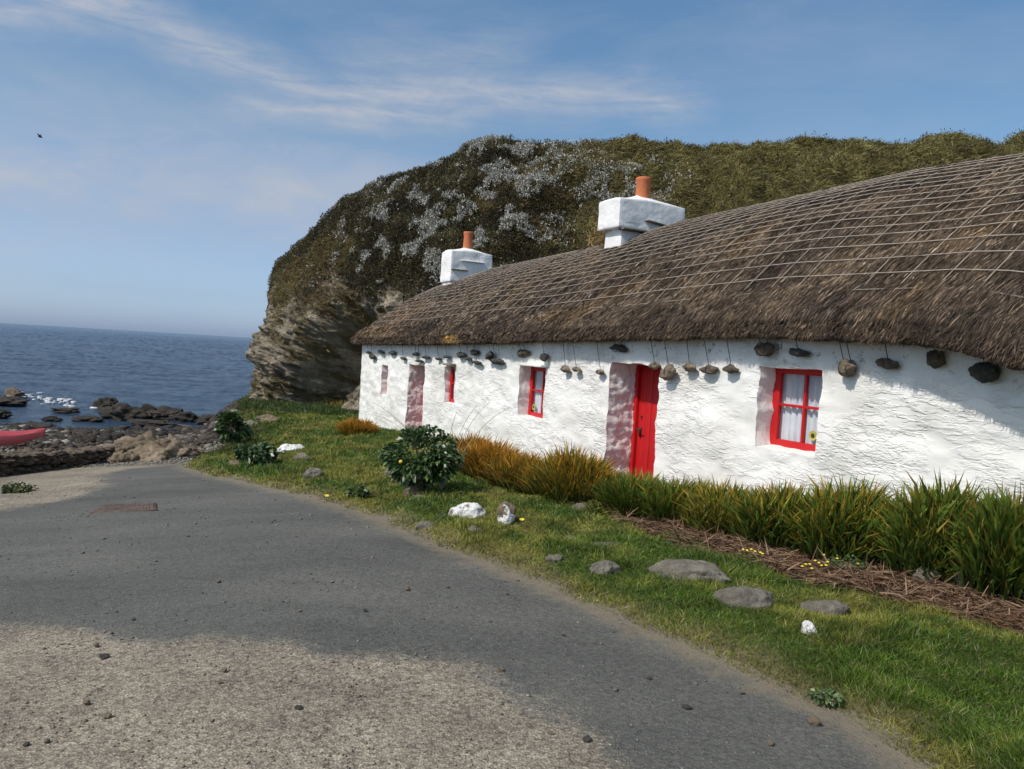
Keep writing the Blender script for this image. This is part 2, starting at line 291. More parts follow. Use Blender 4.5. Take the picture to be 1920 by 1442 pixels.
def sdf(poly, x, y):
    """signed distance, + inside"""
    poly = np.asarray(poly, float); x = np.asarray(x, float); y = np.asarray(y, float); d = np.full(x.shape, 1e18); ins = np.zeros(x.shape, bool); n = len(poly)
    for i in range(n):
        a = poly[i]; b2 = poly[(i + 1) % n]; e = b2 - a; wx = x - a[0]; wy = y - a[1]; t = np.clip((wx * e[0] + wy * e[1]) / max(e @ e, 1e-12), 0, 1)
        d = np.minimum(d, (wx - t * e[0]) ** 2 + (wy - t * e[1]) ** 2)
        c = ((a[1] > y) != (b2[1] > y)) & (x < (b2[0] - a[0]) * (y - a[1]) / ((b2[1] - a[1]) if b2[1] != a[1] else 1e-12) + a[0]); ins ^= c
    return np.sqrt(d) * np.where(ins, 1, -1)
LAND = [(-30, -40), (-30, 13.0), (-9.7, 13.4), (-9.2, 16.2), (-8.6, 18.3), (-6.9, 18.2), (-7.1, 20), (-8.3, 23), (-10.8, 30), (-13.2, 37), (-15, 46), (80, 60), (80, -40)]
SEA_Z = -2.9
def sp(x, k=1.0): return np.log1p(np.exp(np.clip(x / k, -30, 30))) * k
def H0(x, y):
    x = np.asarray(x, float); y = np.asarray(y, float); s, q = SQ(x, y)
    base = -.05 * sp(y - 6.5); A = base - .1 * np.minimum(sp(-x - 1.2, .4), 8) * (1 - ss(16, 24, y)); m_ = ss(0, 4.5, q); h = base * (1 - m_) + A * m_
    sd = sdf(LAND, x, y); B = -1.3 - .072 * np.maximum(y - 15.5, 0) - .03 * np.maximum(-x - 9, 0) * ss(10, 16, y); B = np.maximum(B, -6)
    t = ss(-1.6, .25, sd); return h * t + np.minimum(B, h) * (1 - t)
def gpt(px, py, dz=0.0):
    d = ray(px, py); t0 = 1.0; lo = None
    ts = np.concatenate([np.arange(1, 30, .05), np.arange(30, 120, .25)]); P = EYE + ts[:, None] * d; h = H0(P[:, 0], P[:, 1]) + dz; k = np.argmax(P[:, 2] < h)
    a, b2 = (P[k - 1, 2] - h[k - 1]), (P[k, 2] - h[k]); f = a / (a - b2) if k > 0 else 0; return P[k - 1] + f * (P[k] - P[k - 1])
EDGE = [gpt(*p)[:2] for p in [(348, 876), (400, 892), (470, 906), (560, 925), (640, 947), (700, 966), (760, 993), (850, 1028), (940, 1062), (1050, 1105), (1150, 1146), (1240, 1190), (1330, 1228), (1420, 1262), (1500, 1300), (1580, 1335), (1650, 1370), (1740, 1442)]]
LAWN = [tuple(p) for p in EDGE] + [(2.1, 1.5), (3.0, -6), (60, -6), (60, 60), (-16, 46), (-13.0, 37), (-10.6, 30), (-8.1, 23), (-6.95, 20), (-6.6, 17.8), (-6.5, 16)]
def lawn_sd(x, y): return sdf(LAWN, x, y) + .10 * fbm(xy3(x, y), 1.7, 3, .5, 3)
BED = [tuple(gpt(*p)[:2]) for p in [(960, 930), (1020, 948), (1130, 976), (1220, 1010), (1350, 1060), (1480, 1098), (1600, 1132), (1740, 1168), (1900, 1212)]]
BED = BED + [(4.2, 3.6)] + [tuple(W(np.array(s), np.array(-.1), 0)[:2]) for s in (20.5, 13, 10.2)]
CLOD = None
def H(x, y):                                          # top of the turf / road
    x = np.asarray(x, float); y = np.asarray(y, float); ls = lawn_sd(x, y)
    return H0(x, y) + ss(-.05, .45, ls) * (.085 + .065 * fbm(xy3(x, y), .9, 3, .5, 9) + .035 * fbm(xy3(x, y), 2.6, 2, .5, 2))
def onground(px, py, dz=0.0):
    p = gpt(px, py, .04); p[2] = float(H(np.array([p[0]]), np.array([p[1]]))[0]) + dz; return p
def pxm(p): return F / float(np.linalg.norm(np.asarray(p) - EYE))    # pixels per metre at p

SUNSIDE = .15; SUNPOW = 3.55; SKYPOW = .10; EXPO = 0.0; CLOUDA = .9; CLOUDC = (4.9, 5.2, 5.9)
SKYTINT = [(0, (1.12, 1.50, 2.5)), (.03, (.96, 1.20, 1.75)), (.08, (.98, 1.12, 1.36)), (.17, (1.05, 1.22, 1.26)), (.28, (.98, 1.26, 1.34)), (.42, (2.1, 1.9, 1.5)), (1, (2.1, 1.85, 1.45))]  # stops above the view are brightened as an added fill for shadows

# ------------------------------------------------------------------ ground sheet
def axis(parts):
    o = [np.arange(a, b, st) for a, b, st in parts]; return np.concatenate(o + [[parts[-1][1]]])
gx = axis([(-400, -60, 34), (-60, -20, 1.0), (-20, -10, .22), (-10, 6, .08), (6, 20, .4), (20, 60, 2), (60, 400, 34)])
gy = axis([(-100, -6, 10), (-6, 2, .4), (2, 20, .08), (20, 50, .2), (50, 70, 1), (70, 120, 10)])
X, Y = np.meshgrid(gx, gy, indexing='ij'); x = X.ravel(); y = Y.ravel()
near = (np.abs(x) < 62) & (y > -8) & (y < 72)
z = np.full(x.shape, 0.0); z[near] = H(x[near], y[near]); z[~near] = H0(x[~near], y[~near])
ls = np.full(x.shape, 5.0); ls[near] = lawn_sd(x[near], y[near]); land = sdf(LAND, x, y)
z -= .035 * (1 - ss(-.05, .2, ls)) * ss(-.5, .2, land)
beach = 1 - ss(-1.2, .1, land); P3 = xy3(x, y)
z += beach * (.16 * fbm(P3, .5, 4, .5, 4) + .10 * ridg(P3, 1.2, 3, 5) * ss(17, 26, y) - .06)
n1 = fbm(P3, .8, 4, .5, 11); n2 = fbm(P3, 3.5, 4, .6, 12); n3 = fbm(P3, 9, 3, .6, 13)
g1 = np.array([.06, .09, .016]); g2 = np.array([.18, .16, .05]); g3 = np.array([.08, .055, .03])
col = g1 + (g2 - g1) * ss(-.2, .6, n1 + .5 * n2)[:, None]
edge = ss(.35, 0, ls)[:, None] * ss(-.6, 0, ls)[:, None]; col = col * (1 - edge) + np.array([.22, .17, .105]) * edge
bd = np.where(near, sdf(BED, np.where(near, x, 0), np.where(near, y, 0)), -5) + .12 * n2; bb_ = ss(-.15, .1, bd)[:, None]; col = col * (1 - bb_) + np.array([.13, .065, .035]) * bb_
# beach colours: pale gravel by the slip, then wrack and dark wet rock
bw = ss(22, 29, y + 2.5 * n1)[:, None]; pale = np.array([.23, .215, .19]) * (1 + .4 * n3[:, None]); wr = np.array([.035, .022, .016]); dark = np.array([.04, .035, .03])
band = (ss(19.3, 20.3, y + 1.2 * n1) * (1 - ss(22.5, 24, y + 1.0 * n1)))[:, None]; bc = pale * (1 - band) + wr * band; mix2 = ss(-.1, .25, n2 + .3 * n3)[:, None]; bc = bc * (1 - bw) + (dark * (1 - mix2 * .6) + np.array([.15, .14, .125]) * mix2 * .6) * bw
wet = ss(30, 34, y)[:, None]; bc = bc * (1 - wet) + dark * .6 * wet
bch = beach[:, None]; col = col * (1 - bch) + bc * bch
slip = (ss(-.6, 0, -ls) * (1 - ss(-.4, .2, -land)) * ss(13.5, 14.5, y))[:, None]; col = col * (1 - slip) + np.array([.24, .215, .18]) * slip
roadz = (ss(0, .1, -ls) * (y < 14))[:, None]; col = col * (1 - roadz) + np.array([.15, .14, .12]) * roadz
tag(mesh_np('ground', np.stack([x, y, z], 1), [grid_faces(len(gx), len(gy))], M['ground'], None, True, col), kind='structure')

# ------------------------------------------------------------------ road sheet
rx = axis([(-14, -8, .12), (-8, 4, .06)]); ry = axis([(-5, 1.5, .25), (1.5, 17.2, .06)])
X, Y = np.meshgrid(rx, ry, indexing='ij'); x = X.ravel(); y = Y.ravel(); z = H0(x, y) + .006 * fbm(xy3(x, y), 2, 3, .5, 6)
BEI = [tuple(gpt(*p)[:2]) for p in [(-300, 1140), (0, 1165), (150, 1180), (300, 1196), (540, 1212), (600, 1222), (700, 1226), (860, 1240), (930, 1275), (1000, 1312), (1100, 1372), (1190, 1442)]] + [(.3, 1.5), (0, -5), (-9, -5)]
BE2 = [tuple(gpt(*p)[:2]) for p in [(-260, 1000), (-100, 975), (0, 958), (80, 945), (150, 930), (200, 912), (180, 893), (240, 880), (330, 872), (372, 860), (-200, 860)]]
s1 = sdf(BEI, x, y) / .26; s2 = sdf(BE2, x, y) / .4; patch = np.clip(np.maximum(s1, s2) * .5 + .5, 0, 1)
dust = np.clip(1 - np.abs(sdf(LAWN, x, y)) / .5, 0, 1)
keep = lambda v: v
f = grid_faces(len(rx), len(ry)); cx = x[f].mean(1); cy = y[f].mean(1); rs = lawn_sd(cx, cy); ld = sdf(LAND, cx, cy); f = f[(rs < .12) & (ld > .1)]
used = np.unique(f); rm = np.full(len(x), -1); rm[used] = np.arange(len(used)); f = rm[f]
tag(mesh_np('road', np.stack([x, y, z], 1)[used], [f], M['road'], None, True, None, {'patch': patch[used], 'dust': dust[used]}), kind='structure')

# gravel, grit and pebbles
def pebbles(name, P, size, colr, mat, flat=.6):
    V0, F0 = ico(1); n = len(P); jit = 1 + .35 * rng.normal(size=(n, len(V0), 1)) * .6; sc = size[:, None, None] * (np.array([1, 1, flat]) * rng.uniform(.7, 1.3, (n, 1, 3)))
    V = V0[None] * sc * jit; a = rng.uniform(0, 6.28, n); c, s = np.cos(a)[:, None], np.sin(a)[:, None]; Vx = V[:, :, 0] * c - V[:, :, 1] * s; Vy = V[:, :, 0] * s + V[:, :, 1] * c
    V = np.stack([Vx, Vy, V[:, :, 2]], -1) + P[:, None]; Fc = (F0[None] + (np.arange(n) * len(V0))[:, None, None]).reshape(-1, 3)
    return mesh_np(name, V.reshape(-1, 3), [Fc], mat, None, False, np.repeat(colr, len(V0), 0))
n = 20000; r = np.exp(rng.uniform(np.log(2.3), np.log(14), n)); az = rng.uniform(-.72, .55, n); x = r * np.sin(az); y = r * np.cos(az); ok = (lawn_sd(x, y) < .03) & (sdf(LAND, x, y) > .3); x = x[ok]; y = y[ok]; r = r[ok]
bs = np.maximum(sdf(BEI, x, y), sdf(BE2, x, y)); cl = fbm(xy3(x, y), 1.5, 3, .5, 21); ok = rng.uniform(size=len(x)) < np.where(bs > -.05, .9, .30 + .5 * ss(.1, .5, cl)); x = x[ok]; y = y[ok]; r = r[ok]; bs = bs[ok]
sz = .0022 + rng.exponential(.0022, len(x)); sz = np.minimum(sz, .012) * np.clip(r / 5, .8, 1.6); tone = rng.uniform(.5, 1.5, (len(x), 1)); colr = np.where((bs > -.05)[:, None], np.array([.20, .175, .14]), np.array([.14, .138, .128])) * tone
tag(pebbles('gravel', np.stack([x, y, H0(x, y) + sz * .2], 1), sz, colr, M['straw']), 'loose grit and small gravel strewn over the worn lane', 'gravel', kind='stuff')
n = 22000; x = rng.uniform(-30, -5, n); y = 16 + 24 * rng.uniform(0, 1, n) ** 1.2; ld = sdf(LAND, x, y); ok = (ld < .15); x = x[ok]; y = y[ok]; x = np.append(x, rng.uniform(-9.3, -6.4, 1800)); y = np.append(y, rng.uniform(15.0, 18, 1800)); ok = lawn_sd(x, y) < .05; x = x[ok]; y = y[ok]
sz = .03 + rng.exponential(.035, len(x)); sz = np.minimum(sz, .22) * ss(13, 25, y) + .012; nn = fbm(xy3(x, y), .5, 3, .5, 31); dk = ss(-.25, .2, nn + .04 * (y - 26)); dk = np.maximum(dk, ss(19.3, 20.3, y + 1.2 * nn) * (1 - ss(22.5, 24, y + nn)))
colr = (np.array([.21, .195, .17])[None] * (1 - dk[:, None]) + np.array([.055, .045, .038])[None] * dk[:, None]) * rng.uniform(.55, 1.4, (len(x), 1))
tag(pebbles('beach_pebbles', np.stack([x, y, H0(x, y) + .02 + .16 * (1 - ss(-1.2, .1, sdf(LAND, x, y))) * fbm(xy3(x, y), .5, 4, .5, 4)], 1), sz, colr, M['straw']), 'pale pebbles and brown wrack covering the beach below the lane', 'beach pebbles', kind='stuff')

# ------------------------------------------------------------------ sea
sa = np.concatenate([np.linspace(-1.45, -.72, 30)[:-1], np.linspace(-.72, -.24, 420)[:-1], np.linspace(-.24, 1.45, 60)]); sr = np.concatenate([np.exp(np.linspace(np.log(27), np.log(1500), 620)), [3000, 7000, 16000, 25000]]); A_, R_ = np.meshgrid(sa, sr, indexing='ij'); X = (R_ * np.sin(A_)).ravel(); Y = (R_ * np.cos(A_)).ravel()
wv_ = xy3(X * .10, Y * .30); rrr = R_.ravel(); Zs = (.085 * fbm(wv_, 1.0, 3, .5, 201) + .055 * ridg(wv_, 2.2, 3, 202) * ss(0, .6, 1)) * (1 + .010 * np.minimum(rrr, 400)) * (1 - ss(1000, 1400, rrr)) * ss(30, 60, rrr)
tag(mesh_np('sea', np.stack([X, Y, SEA_Z + Zs - .10 * ss(30, 60, rrr)], 1), [grid_faces(len(sa), len(sr))], M['sea']), kind='structure')
mb = MB()
for (px, py, w_, d_) in [(px_, 745 + (px_ - 15) * .085 + dy_ * 5, w__, .10 + .12 * abs(dy_)) for px_, dy_, w__ in zip(rng.uniform(10, 145, 46), rng.normal(size=46), rng.uniform(2, 10, 46))] + [(176, 765, 12, .15), (350, 778, 14, .12), (186, 764, 8, .1)]:
    d = ray(px, py); t = (SEA_Z + .03 - EYE[2]) / d[2]; P = EYE + t * d; w_ = w_ / pxm(P) / 2
    a = np.linspace(0, 2 * np.pi, 40, endpoint=False); rr_ = 1 + .35 * fbm(xy3(np.cos(a) * 2 + px, np.sin(a) * 2 + py), 1.3, 3)
    ring = np.stack([P[0] + np.cos(a) * w_ * rr_, P[1] + np.sin(a) * d_ * rr_, np.full(40, SEA_Z + .02)], 1); up = ring.copy(); up[:, :2] = P[:2] + (up[:, :2] - P[:2]) * .8; up[:, 2] += .02 + .05 * rng.uniform(size=40)
    V = np.concatenate([ring, up, [[P[0], P[1], SEA_Z + .09]]]); i = np.arange(40); j = (i + 1) % 40
    mb.V.append(V); mb.F.append((np.concatenate([np.stack([i, j, j + 40, i + 40], 1), np.stack([i + 40, j + 40, np.full(40, 80), np.full(40, 80)], 1)])) + mb.n); mb.n += len(V)
V = np.concatenate(mb.V); Fq = np.concatenate(mb.F); tri = Fq[:, 2] == Fq[:, 3]
tag(mesh_np('sea_foam', V, [Fq[~tri], Fq[tri][:, :3]], M['foam']), 'white surf breaking around the low rocks offshore', 'foam', kind='stuff')

# shore rocks
def seept(px, py, z=SEA_Z):
    d = ray(px, py); t = (z - EYE[2]) / d[2]; return EYE + t * d
SH = [(30, 744, 32, 20, 'brown rock standing alone in the surf, farthest out on the left', 'brownstone'), (200, 766, 36, 26, 'pointed dark rock rising from the water beyond the reef', 'wetstone'), (218, 768, 16, 12, 'small dark rock touching the right foot of the pointed sea rock', 'wetstone'),
      (5, 758, 80, 16, 'long dark ledge of rock at the left edge of the bay', 'wetstone'), (97, 788, 25, 10, 'small flat dark rock lying in the middle of the still pool', 'wetstone'), (166, 789, 42, 13, 'low dark slab at the right edge of the still pool', 'wetstone'), (125, 771, 44, 8, 'thin dark rock just awash between the pool and the surf', 'wetstone'),
      (20, 798, 90, 18, 'dark weed-covered rock on the near left edge of the pool', 'wetstone'), (60, 803, 60, 18, 'dark rock just above the red kayak bow', 'wetstone'), (0, 782, 36, 20, 'dark rock cut by the left edge behind the pool', 'wetstone'),
      (233, 786, 76, 36, 'big dark rock at the left end of the reef', 'wetstone'), (275, 783, 60, 30, 'dark craggy rock second from the left in the reef', 'wetstone'), (312, 786, 60, 30, 'dark craggy rock in the middle of the reef', 'wetstone'), (352, 790, 56, 24, 'low dark rock right of the middle of the reef', 'wetstone'), (392, 794, 60, 22, 'low dark rock at the right end of the reef by the grassy bank', 'wetstone'), (250, 800, 60, 20, 'brownish dark rock in front of the reef at its left end', 'brownstone'), (345, 806, 50, 12, 'low flat brown rock in front of the reef at its right', 'brownstone'), (425, 792, 60, 18, 'dark low rock where the reef meets the grassy bank', 'wetstone'), (290, 797, 90, 14, 'long flat dark shelf in front of the middle of the reef', 'wetstone')]
for k, (px, py, w_, h_, lab, mt) in enumerate(SH):
    P = gpt(px, py) if py > 797 else seept(px, py); m_ = pxm(P); o = rock('shore_rock', (P[0], P[1], P[2] + h_ / m_ * .15), (w_ / m_, w_ / m_ * .7, h_ / m_ * .95), 50 + k, M[mt], sub=5, rough=.5, blocky=.6); tag(o, lab, 'rock', 'rocks along the shore')
# rubble reef of many small wet rocks
n = 900; px = rng.uniform(0, 430, n); py = rng.uniform(775, 832, n); mb = MB()
for k in range(n):
    if 75 < px[k] < 200 and py[k] < 812 or px[k] < 200 and py[k] < 790: continue
    P = gpt(px[k], py[k]); 
    if P[2] < SEA_Z - .3 or sdf(LAND, P[:1], P[1:2])[0] > -.2: continue
    s_ = rng.uniform(.15, .55) * (.5 + .5 * ss(20, 30, P[1])); V, Fc = rock_geo((s_ * 1.3, s_, s_ * .9), 300 + k % 40, 2, .35); a = rng.uniform(0, 6.28); ca, sa = math.cos(a), math.sin(a); V = V @ np.array([[ca, sa, 0], [-sa, ca, 0], [0, 0, 1]]) + P; mb.V.append(V); mb.F.append(Fc + mb.n); mb.n += len(V)
tag(mesh_np('shore_rubble', np.concatenate(mb.V), [np.concatenate(mb.F)], M['wetstone'], None, False), 'dark wet rubble and weed spread along the tideline', 'rubble', kind='stuff')
# tan outcrop beside the slipway
P = gpt(262, 864); m_ = pxm(P)
er = empty('rock_outcrop', P)
V, Fc = rock_geo((1.5, 1.1, .8), 900, 5, .55, .8); ro = mesh_np('rock_mass', V + np.array([-.05, .3, .12]), [Fc], M['tanstone'], er)
for (dx, dy, dz, s_) in ((.62, .4, .1, .75), (-.55, -.1, 0, .7), (.1, .35, .22, .6), (-.2, -.35, -.02, .55), (.35, -.1, .05, .6), (.9, .7, -.02, .5)):
    V, Fc = rock_geo((s_ * 1.2, s_, s_ * .95), int(900 + dx * 100), 5, .5, .9); mesh_np('boulder', V + np.array([dx, dy, dz]), [Fc], M['tanstone'], er)
tag(er, 'tan rocky outcrop of boulders at the head of the slipway, right of the stone wall', 'rock outcrop')

# ------------------------------------------------------------------ headland
HC0 = np.array([-13.6, 40.0]); HA = np.array([.951, -.309]); HP = np.array([-.309, -.951])     # along, towards camera
def hillsil(px, py):
    d = ray(px, py); nrm = HP; t = ((HC0 - EYE[:2]) @ nrm) / (d[:2] @ nrm); P = EYE + t * d; return float((P[:2] - HC0) @ HA), float(P[2])
SIL = [(474, 752), (468, 725), (462, 700), (457, 688), (463, 662), (474, 645), (481, 620), (478, 585), (488, 560), (504, 522), (516, 492), (540, 468), (560, 444), (600, 402), (640, 368), (700, 337), (760, 300), (815, 277), (870, 261), (940, 253), (1010, 252), (1090, 257), (1150, 252), (1190, 247), (1300, 250), (1400, 249), (1480, 246), (1530, 247), (1600, 242), (1660, 246), (1730, 237), (1790, 244), (1820, 251), (1835, 261), (1850, 258), (1880, 245), (1920, 236), (2000, 228), (2200, 220), (2600, 240)]
sp_ = np.array([hillsil(*p) for p in SIL]); arc = np.concatenate([[0], np.cumsum(np.linalg.norm(np.diff(sp_, axis=0), axis=1))]); NK = 620
ak = np.linspace(0, arc[-1], NK); st = np.interp(ak, arc, sp_[:, 0]); sz_ = np.interp(ak, arc, sp_[:, 1])
Wd = 7.5 * np.sqrt(np.clip((ak) / 15, 0, 1)) * (1 - .25 * ss(6, 9, ak) * 0); shift = .80 * Wd * (1 - ss(9, 26, ak)) + .4 * ss(0, 3, ak)    # foot of the cliff wraps the nose
NVV = 230; v_ = np.linspace(-1, 1, NVV)
K, Vv = np.meshgrid(np.arange(NK), v_, indexing='ij'); th = np.abs(Vv) * np.pi / 2; sgn = np.sign(Vv)
hz = np.sin(th) ** 1.05; dr = 1 - np.cos(th) ** .92
T = st[K] + hz * shift[K]; zb = -1.7; sz0 = sz_.copy()
Wf = np.where(sgn > 0, Wd[K], Wd[K] * 1.6 + 1)
for _ in range(4):                                     # keep the brow where it is seen from the lane
    xx = HC0[0] + T * HA[0] + HP[0] * (hz * Wd[K]); yy = HC0[1] + T * HA[1] + HP[1] * (hz * Wd[K]); zz0 = sz_[K] + (np.minimum(zb, sz_[K] - .02) - sz_[K]) * dr
    el_ = np.where(sgn >= 0, (zz0 - 1.6) / np.hypot(xx, yy), -9).max(1); tg = (sz0 - 1.6) / np.hypot(HC0[0] + st * HA[0], HC0[1] + st * HA[1]); fx = np.where(sz0 > 2.6, tg / np.maximum(el_, .02), 1); fx = np.convolve(np.pad(fx, 8, 'edge'), np.ones(17) / 17, 'valid'); sz_ = np.where(sz0 > 1.6, 1.6 + (sz_ - 1.6) * np.clip(fx, .6, 1.1), sz_)
px_ = HC0[0] + T * HA[0] + HP[0] * (sgn * hz * Wf); py_ = HC0[1] + T * HA[1] + HP[1] * (sgn * hz * Wf); pz_ = sz_[K] + (np.minimum(zb, sz_[K] - .02) - sz_[K]) * dr
PP = np.stack([px_, py_, pz_], -1)
du = np.gradient(PP, axis=0); dv = np.gradient(PP, axis=1); NN = np.cross(du, dv); NN /= np.maximum(np.linalg.norm(NN, axis=2, keepdims=True), 1e-6)
cen = PP.mean((0, 1)); 
if (NN[300, 170] @ np.array(HP.tolist() + [.3])) < 0: NN = -NN
PF = PP.reshape(-1, 3); NF = NN.reshape(-1, 3); tt = T.ravel(); zz = PF[:, 2]
nb = fbm(PF, .22, 4, .5, 41)
rockm = (1 - ss(3.3, 5.0, zz + 2.0 * nb - .5 * ss(6, 2, tt))) * (1 - ss(9.5, 13.5, tt + 2 * nb)) ; rockm = np.clip(rockm, 0, 1); farv = np.abs(Vv).ravel()
Q = PF.copy(); Q[:, 2] = Q[:, 2] * 3.0 + Q[:, 0] * .9
disp = .45 * nb + .14 * fbm(PF, .9, 4, .55, 42) * (1 - rockm)
rd = ridg(Q, .33, 5, 43); rd -= rd.mean(); Q2 = PF * np.array([1.5, 1.5, 2.6]); Q2[:, 2] += PF[:, 0] * 1.1; r2 = np.abs(pn(Q2)) + .5 * np.abs(pn(Q2 * 2.1 + 3))
disp += rockm * (.30 * rd + .30 * fbm(PF, .7, 5, .6, 44) + .34 * (r2 - .45)) - .25 * rockm
fade = ss(0, .10, farv); disp = disp * (.3 + .7 * fade); disp -= .9 * (1 - ss(0, 4.0, tt)) * (1 - ss(2, 5, zz)); disp += rockm * .07 * pn(PF * 5.1); disp -= (1 - rockm) * .25 + .45 * ss(6, 9.5, tt); disp += (1 - rockm) * .22 * fade * ridg(PF * [1, 1, .8], .55, 3, 77) * ss(6, 14, tt)
# hollow under the overhang
hx = (tt - (6.4 + .55 * (zz + 1))) ; hol = np.exp(-(hx / 1.5) ** 2) * (1 - ss(1.4, 3.6, zz)) * (sgn.ravel() > 0); disp -= 2.8 * hol
bul = np.exp(-((tt - 3.2) / 1.9) ** 2) * np.exp(-((zz - .8) / 1.8) ** 2); disp += .6 * bul * (sgn.ravel() > 0) * fade
# grassy gullies higher up
disp += (1 - rockm) * .35 * fbm(PF * np.array([1, 1, .35]), .45, 3, .5, 46) * ss(.08, .3, farv)
PF2 = PF + NF * disp[:, None]
base = H0(PF2[:, 0], PF2[:, 1]) - .5; PF2[:, 2] = np.where(farv > .985, np.minimum(PF2[:, 2], base), PF2[:, 2])
# vegetation zones
t_ = tt; nA = fbm(PF, .35, 4, .5, 51); nB = fbm(PF, .9, 4, .55, 52); nC = fbm(PF, .18, 3, .5, 53)
grassz = np.clip(ss(14.5, 19.5, t_ + 3.5 * nA + .25 * (zz - 8)) + ss(.28, .5, nA) * .8 * ss(3, 6, zz) + (1 - ss(.5, 2.6, np.abs(t_ - 4.2 - (zz - 4) * .5))) * (1 - ss(6, 8, zz)) * .9 * (zz > 1.5), 0, 1)
silv = ss(.10, .32, nB + .35 * nA) * (1 - .93 * ss(14.5, 18.5, t_)) * (.12 + .88 * ss(7, 11, t_)) * ss(3.5, 6, zz - .15 * t_ + 2) * (1 - rockm); silv *= ss(4, 7, t_) * (1 - ss(17, 19, t_)); silv += .6 * np.exp(-((t_ - 19.5) / 1.6) ** 2 - ((zz - 8.6) / .7) ** 2) * ss(0, .2, nB)
cr = np.array([.40, .345, .26]) * (1 + .7 * fbm(PF, 1.2, 4, .6, 54)[:, None]); cr = cr * (1 - .7 * ss(.05, .25, nB)[:, None]) + np.array([.16, .13, .05]) * .7 * ss(.05, .25, nB)[:, None]
cg = np.array([.17, .15, .06]) * (1 + .5 * nB[:, None]); cs = np.array([.045, .036, .022]) * (1 + .6 * nB[:, None])
hc = cs * (1 - grassz[:, None]) + cg * grassz[:, None]; hc = hc * (1 - rockm[:, None]) + cr * rockm[:, None]
hill = mesh_np('headland_hill', PF2, [grid_faces(NK, NVV)], M['hill'], None, True, hc, {'rock': rockm}); tag(hill, kind='structure')
hf = grid_faces(NK, NVV); hill.data.polygons.foreach_set('use_smooth', rockm[hf].mean(1) < .5) if len(hill.data.polygons) == len(hf) else print('hill poly mismatch')
# scatter plants over the visible side
nf = (NK - 1) * (NVV - 1)
PG = PF2.reshape(NK, NVV, 3); NG = np.cross(np.gradient(PG, axis=0), np.gradient(PG, axis=1)); NG /= np.maximum(np.linalg.norm(NG, axis=2, keepdims=True), 1e-9)
if (NG[300, 170] @ np.array(HP.tolist() + [.3])) < 0: NG = -NG
area = np.linalg.norm(np.cross(np.gradient(PG, axis=0), np.gradient(PG, axis=1)), axis=2); wgt = area.copy(); wgt[:, :100] = 0; wgt[st > 40] = 0
vis = ((PG - EYE) * NG).sum(2) < .1 * np.linalg.norm(PG - EYE, axis=2); wgt = wgt * vis; wgt[np.abs(v_)[None, :].repeat(NK, 0) < .12] *= 2.2
def hsamp(n, dens):
    p = (wgt * dens.reshape(NK, NVV)).ravel(); p = p / p.sum(); c = np.cumsum(p); k = np.searchsorted(c, rng.uniform(size=n)); k = np.minimum(k, len(c) - 1)
    i, j = np.divmod(k, NVV); i2 = np.minimum(i + 1, NK - 1); j2 = np.minimum(j + 1, NVV - 1); a, b = rng.uniform(size=(2, n, 1)); P = PG[i, j] * (1 - a) * (1 - b) + PG[i2, j] * a * (1 - b) + PG[i, j2] * (1 - a) * b + PG[i2, j2] * a * b
    return P, NG[i, j], k
veg = 1 - ss(.35, .8, rockm + .25 * nB)
n = 225000; P, Nn, k = hsamp(n, grassz * veg + .22 * ss(.0, .5, nB) * (1 - rockm * .8) + .25 * ss(.12, .3, nB) * rockm + .7 * np.exp(-((zz - 4.8) / 1.5) ** 2) * (t_ < 9) * (t_ > .6)); cl = fbm(P, 2.2, 3, .5, 61); hue = ss(-.4, .5, fbm(P, .6, 3, .5, 62) + .25 * rng.normal(size=n))[:, None]
gold = np.array([.36, .285, .115]); olive = np.array([.20, .215, .055]); brn = np.array([.24, .155, .07]); rightg = ss(15, 22, (P[:, :2] - HC0) @ HA)[:, None]; topg = ss(9, 11.5, P[:, 2])[:, None]
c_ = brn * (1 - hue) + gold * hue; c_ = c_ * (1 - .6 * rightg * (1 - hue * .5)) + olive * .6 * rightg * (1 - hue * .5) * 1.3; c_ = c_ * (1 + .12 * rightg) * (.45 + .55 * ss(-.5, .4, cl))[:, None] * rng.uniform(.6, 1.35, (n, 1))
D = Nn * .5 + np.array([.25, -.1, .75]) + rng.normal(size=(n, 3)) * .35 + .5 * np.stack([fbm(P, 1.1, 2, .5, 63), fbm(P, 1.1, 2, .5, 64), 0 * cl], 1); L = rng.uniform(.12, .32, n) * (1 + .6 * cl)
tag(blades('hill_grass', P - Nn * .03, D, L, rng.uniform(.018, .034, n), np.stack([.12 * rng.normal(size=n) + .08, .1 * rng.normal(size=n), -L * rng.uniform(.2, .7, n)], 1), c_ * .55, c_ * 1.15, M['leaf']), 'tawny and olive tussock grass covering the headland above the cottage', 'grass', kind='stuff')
n = 230000; P, Nn, k = hsamp(n, (1 - grassz * .8) * veg * (1 - .75 * silv)); cl = fbm(P, 1.6, 3, .5, 71); tone = rng.uniform(.4, 1.5, (n, 1)); hue = rng.uniform(size=(n, 1)) * .6 + .4 * ss(-.3, .4, cl)[:, None]
c_ = (np.array([.035, .038, .018]) * (1 - hue) + np.array([.15, .125, .055]) * hue) * (.45 + .9 * ss(-.4, .5, fbm(P, .4, 3, .5, 78)))[:, None] * tone; D = Nn + rng.normal(size=(n, 3)) * .6 + np.array([0, 0, .3])
tag(blades('dark_scrub', P + Nn * rng.uniform(-.02, .16, (n, 1)) * (1 + cl[:, None]), D, rng.uniform(.04, .085, n), rng.uniform(.022, .048, n), rng.normal(size=(n, 3)) * .02, c_, c_, M['leaf'], prof=(.3, 1)), 'dark green creeping scrub over the left side of the headland', 'scrub', kind='stuff')
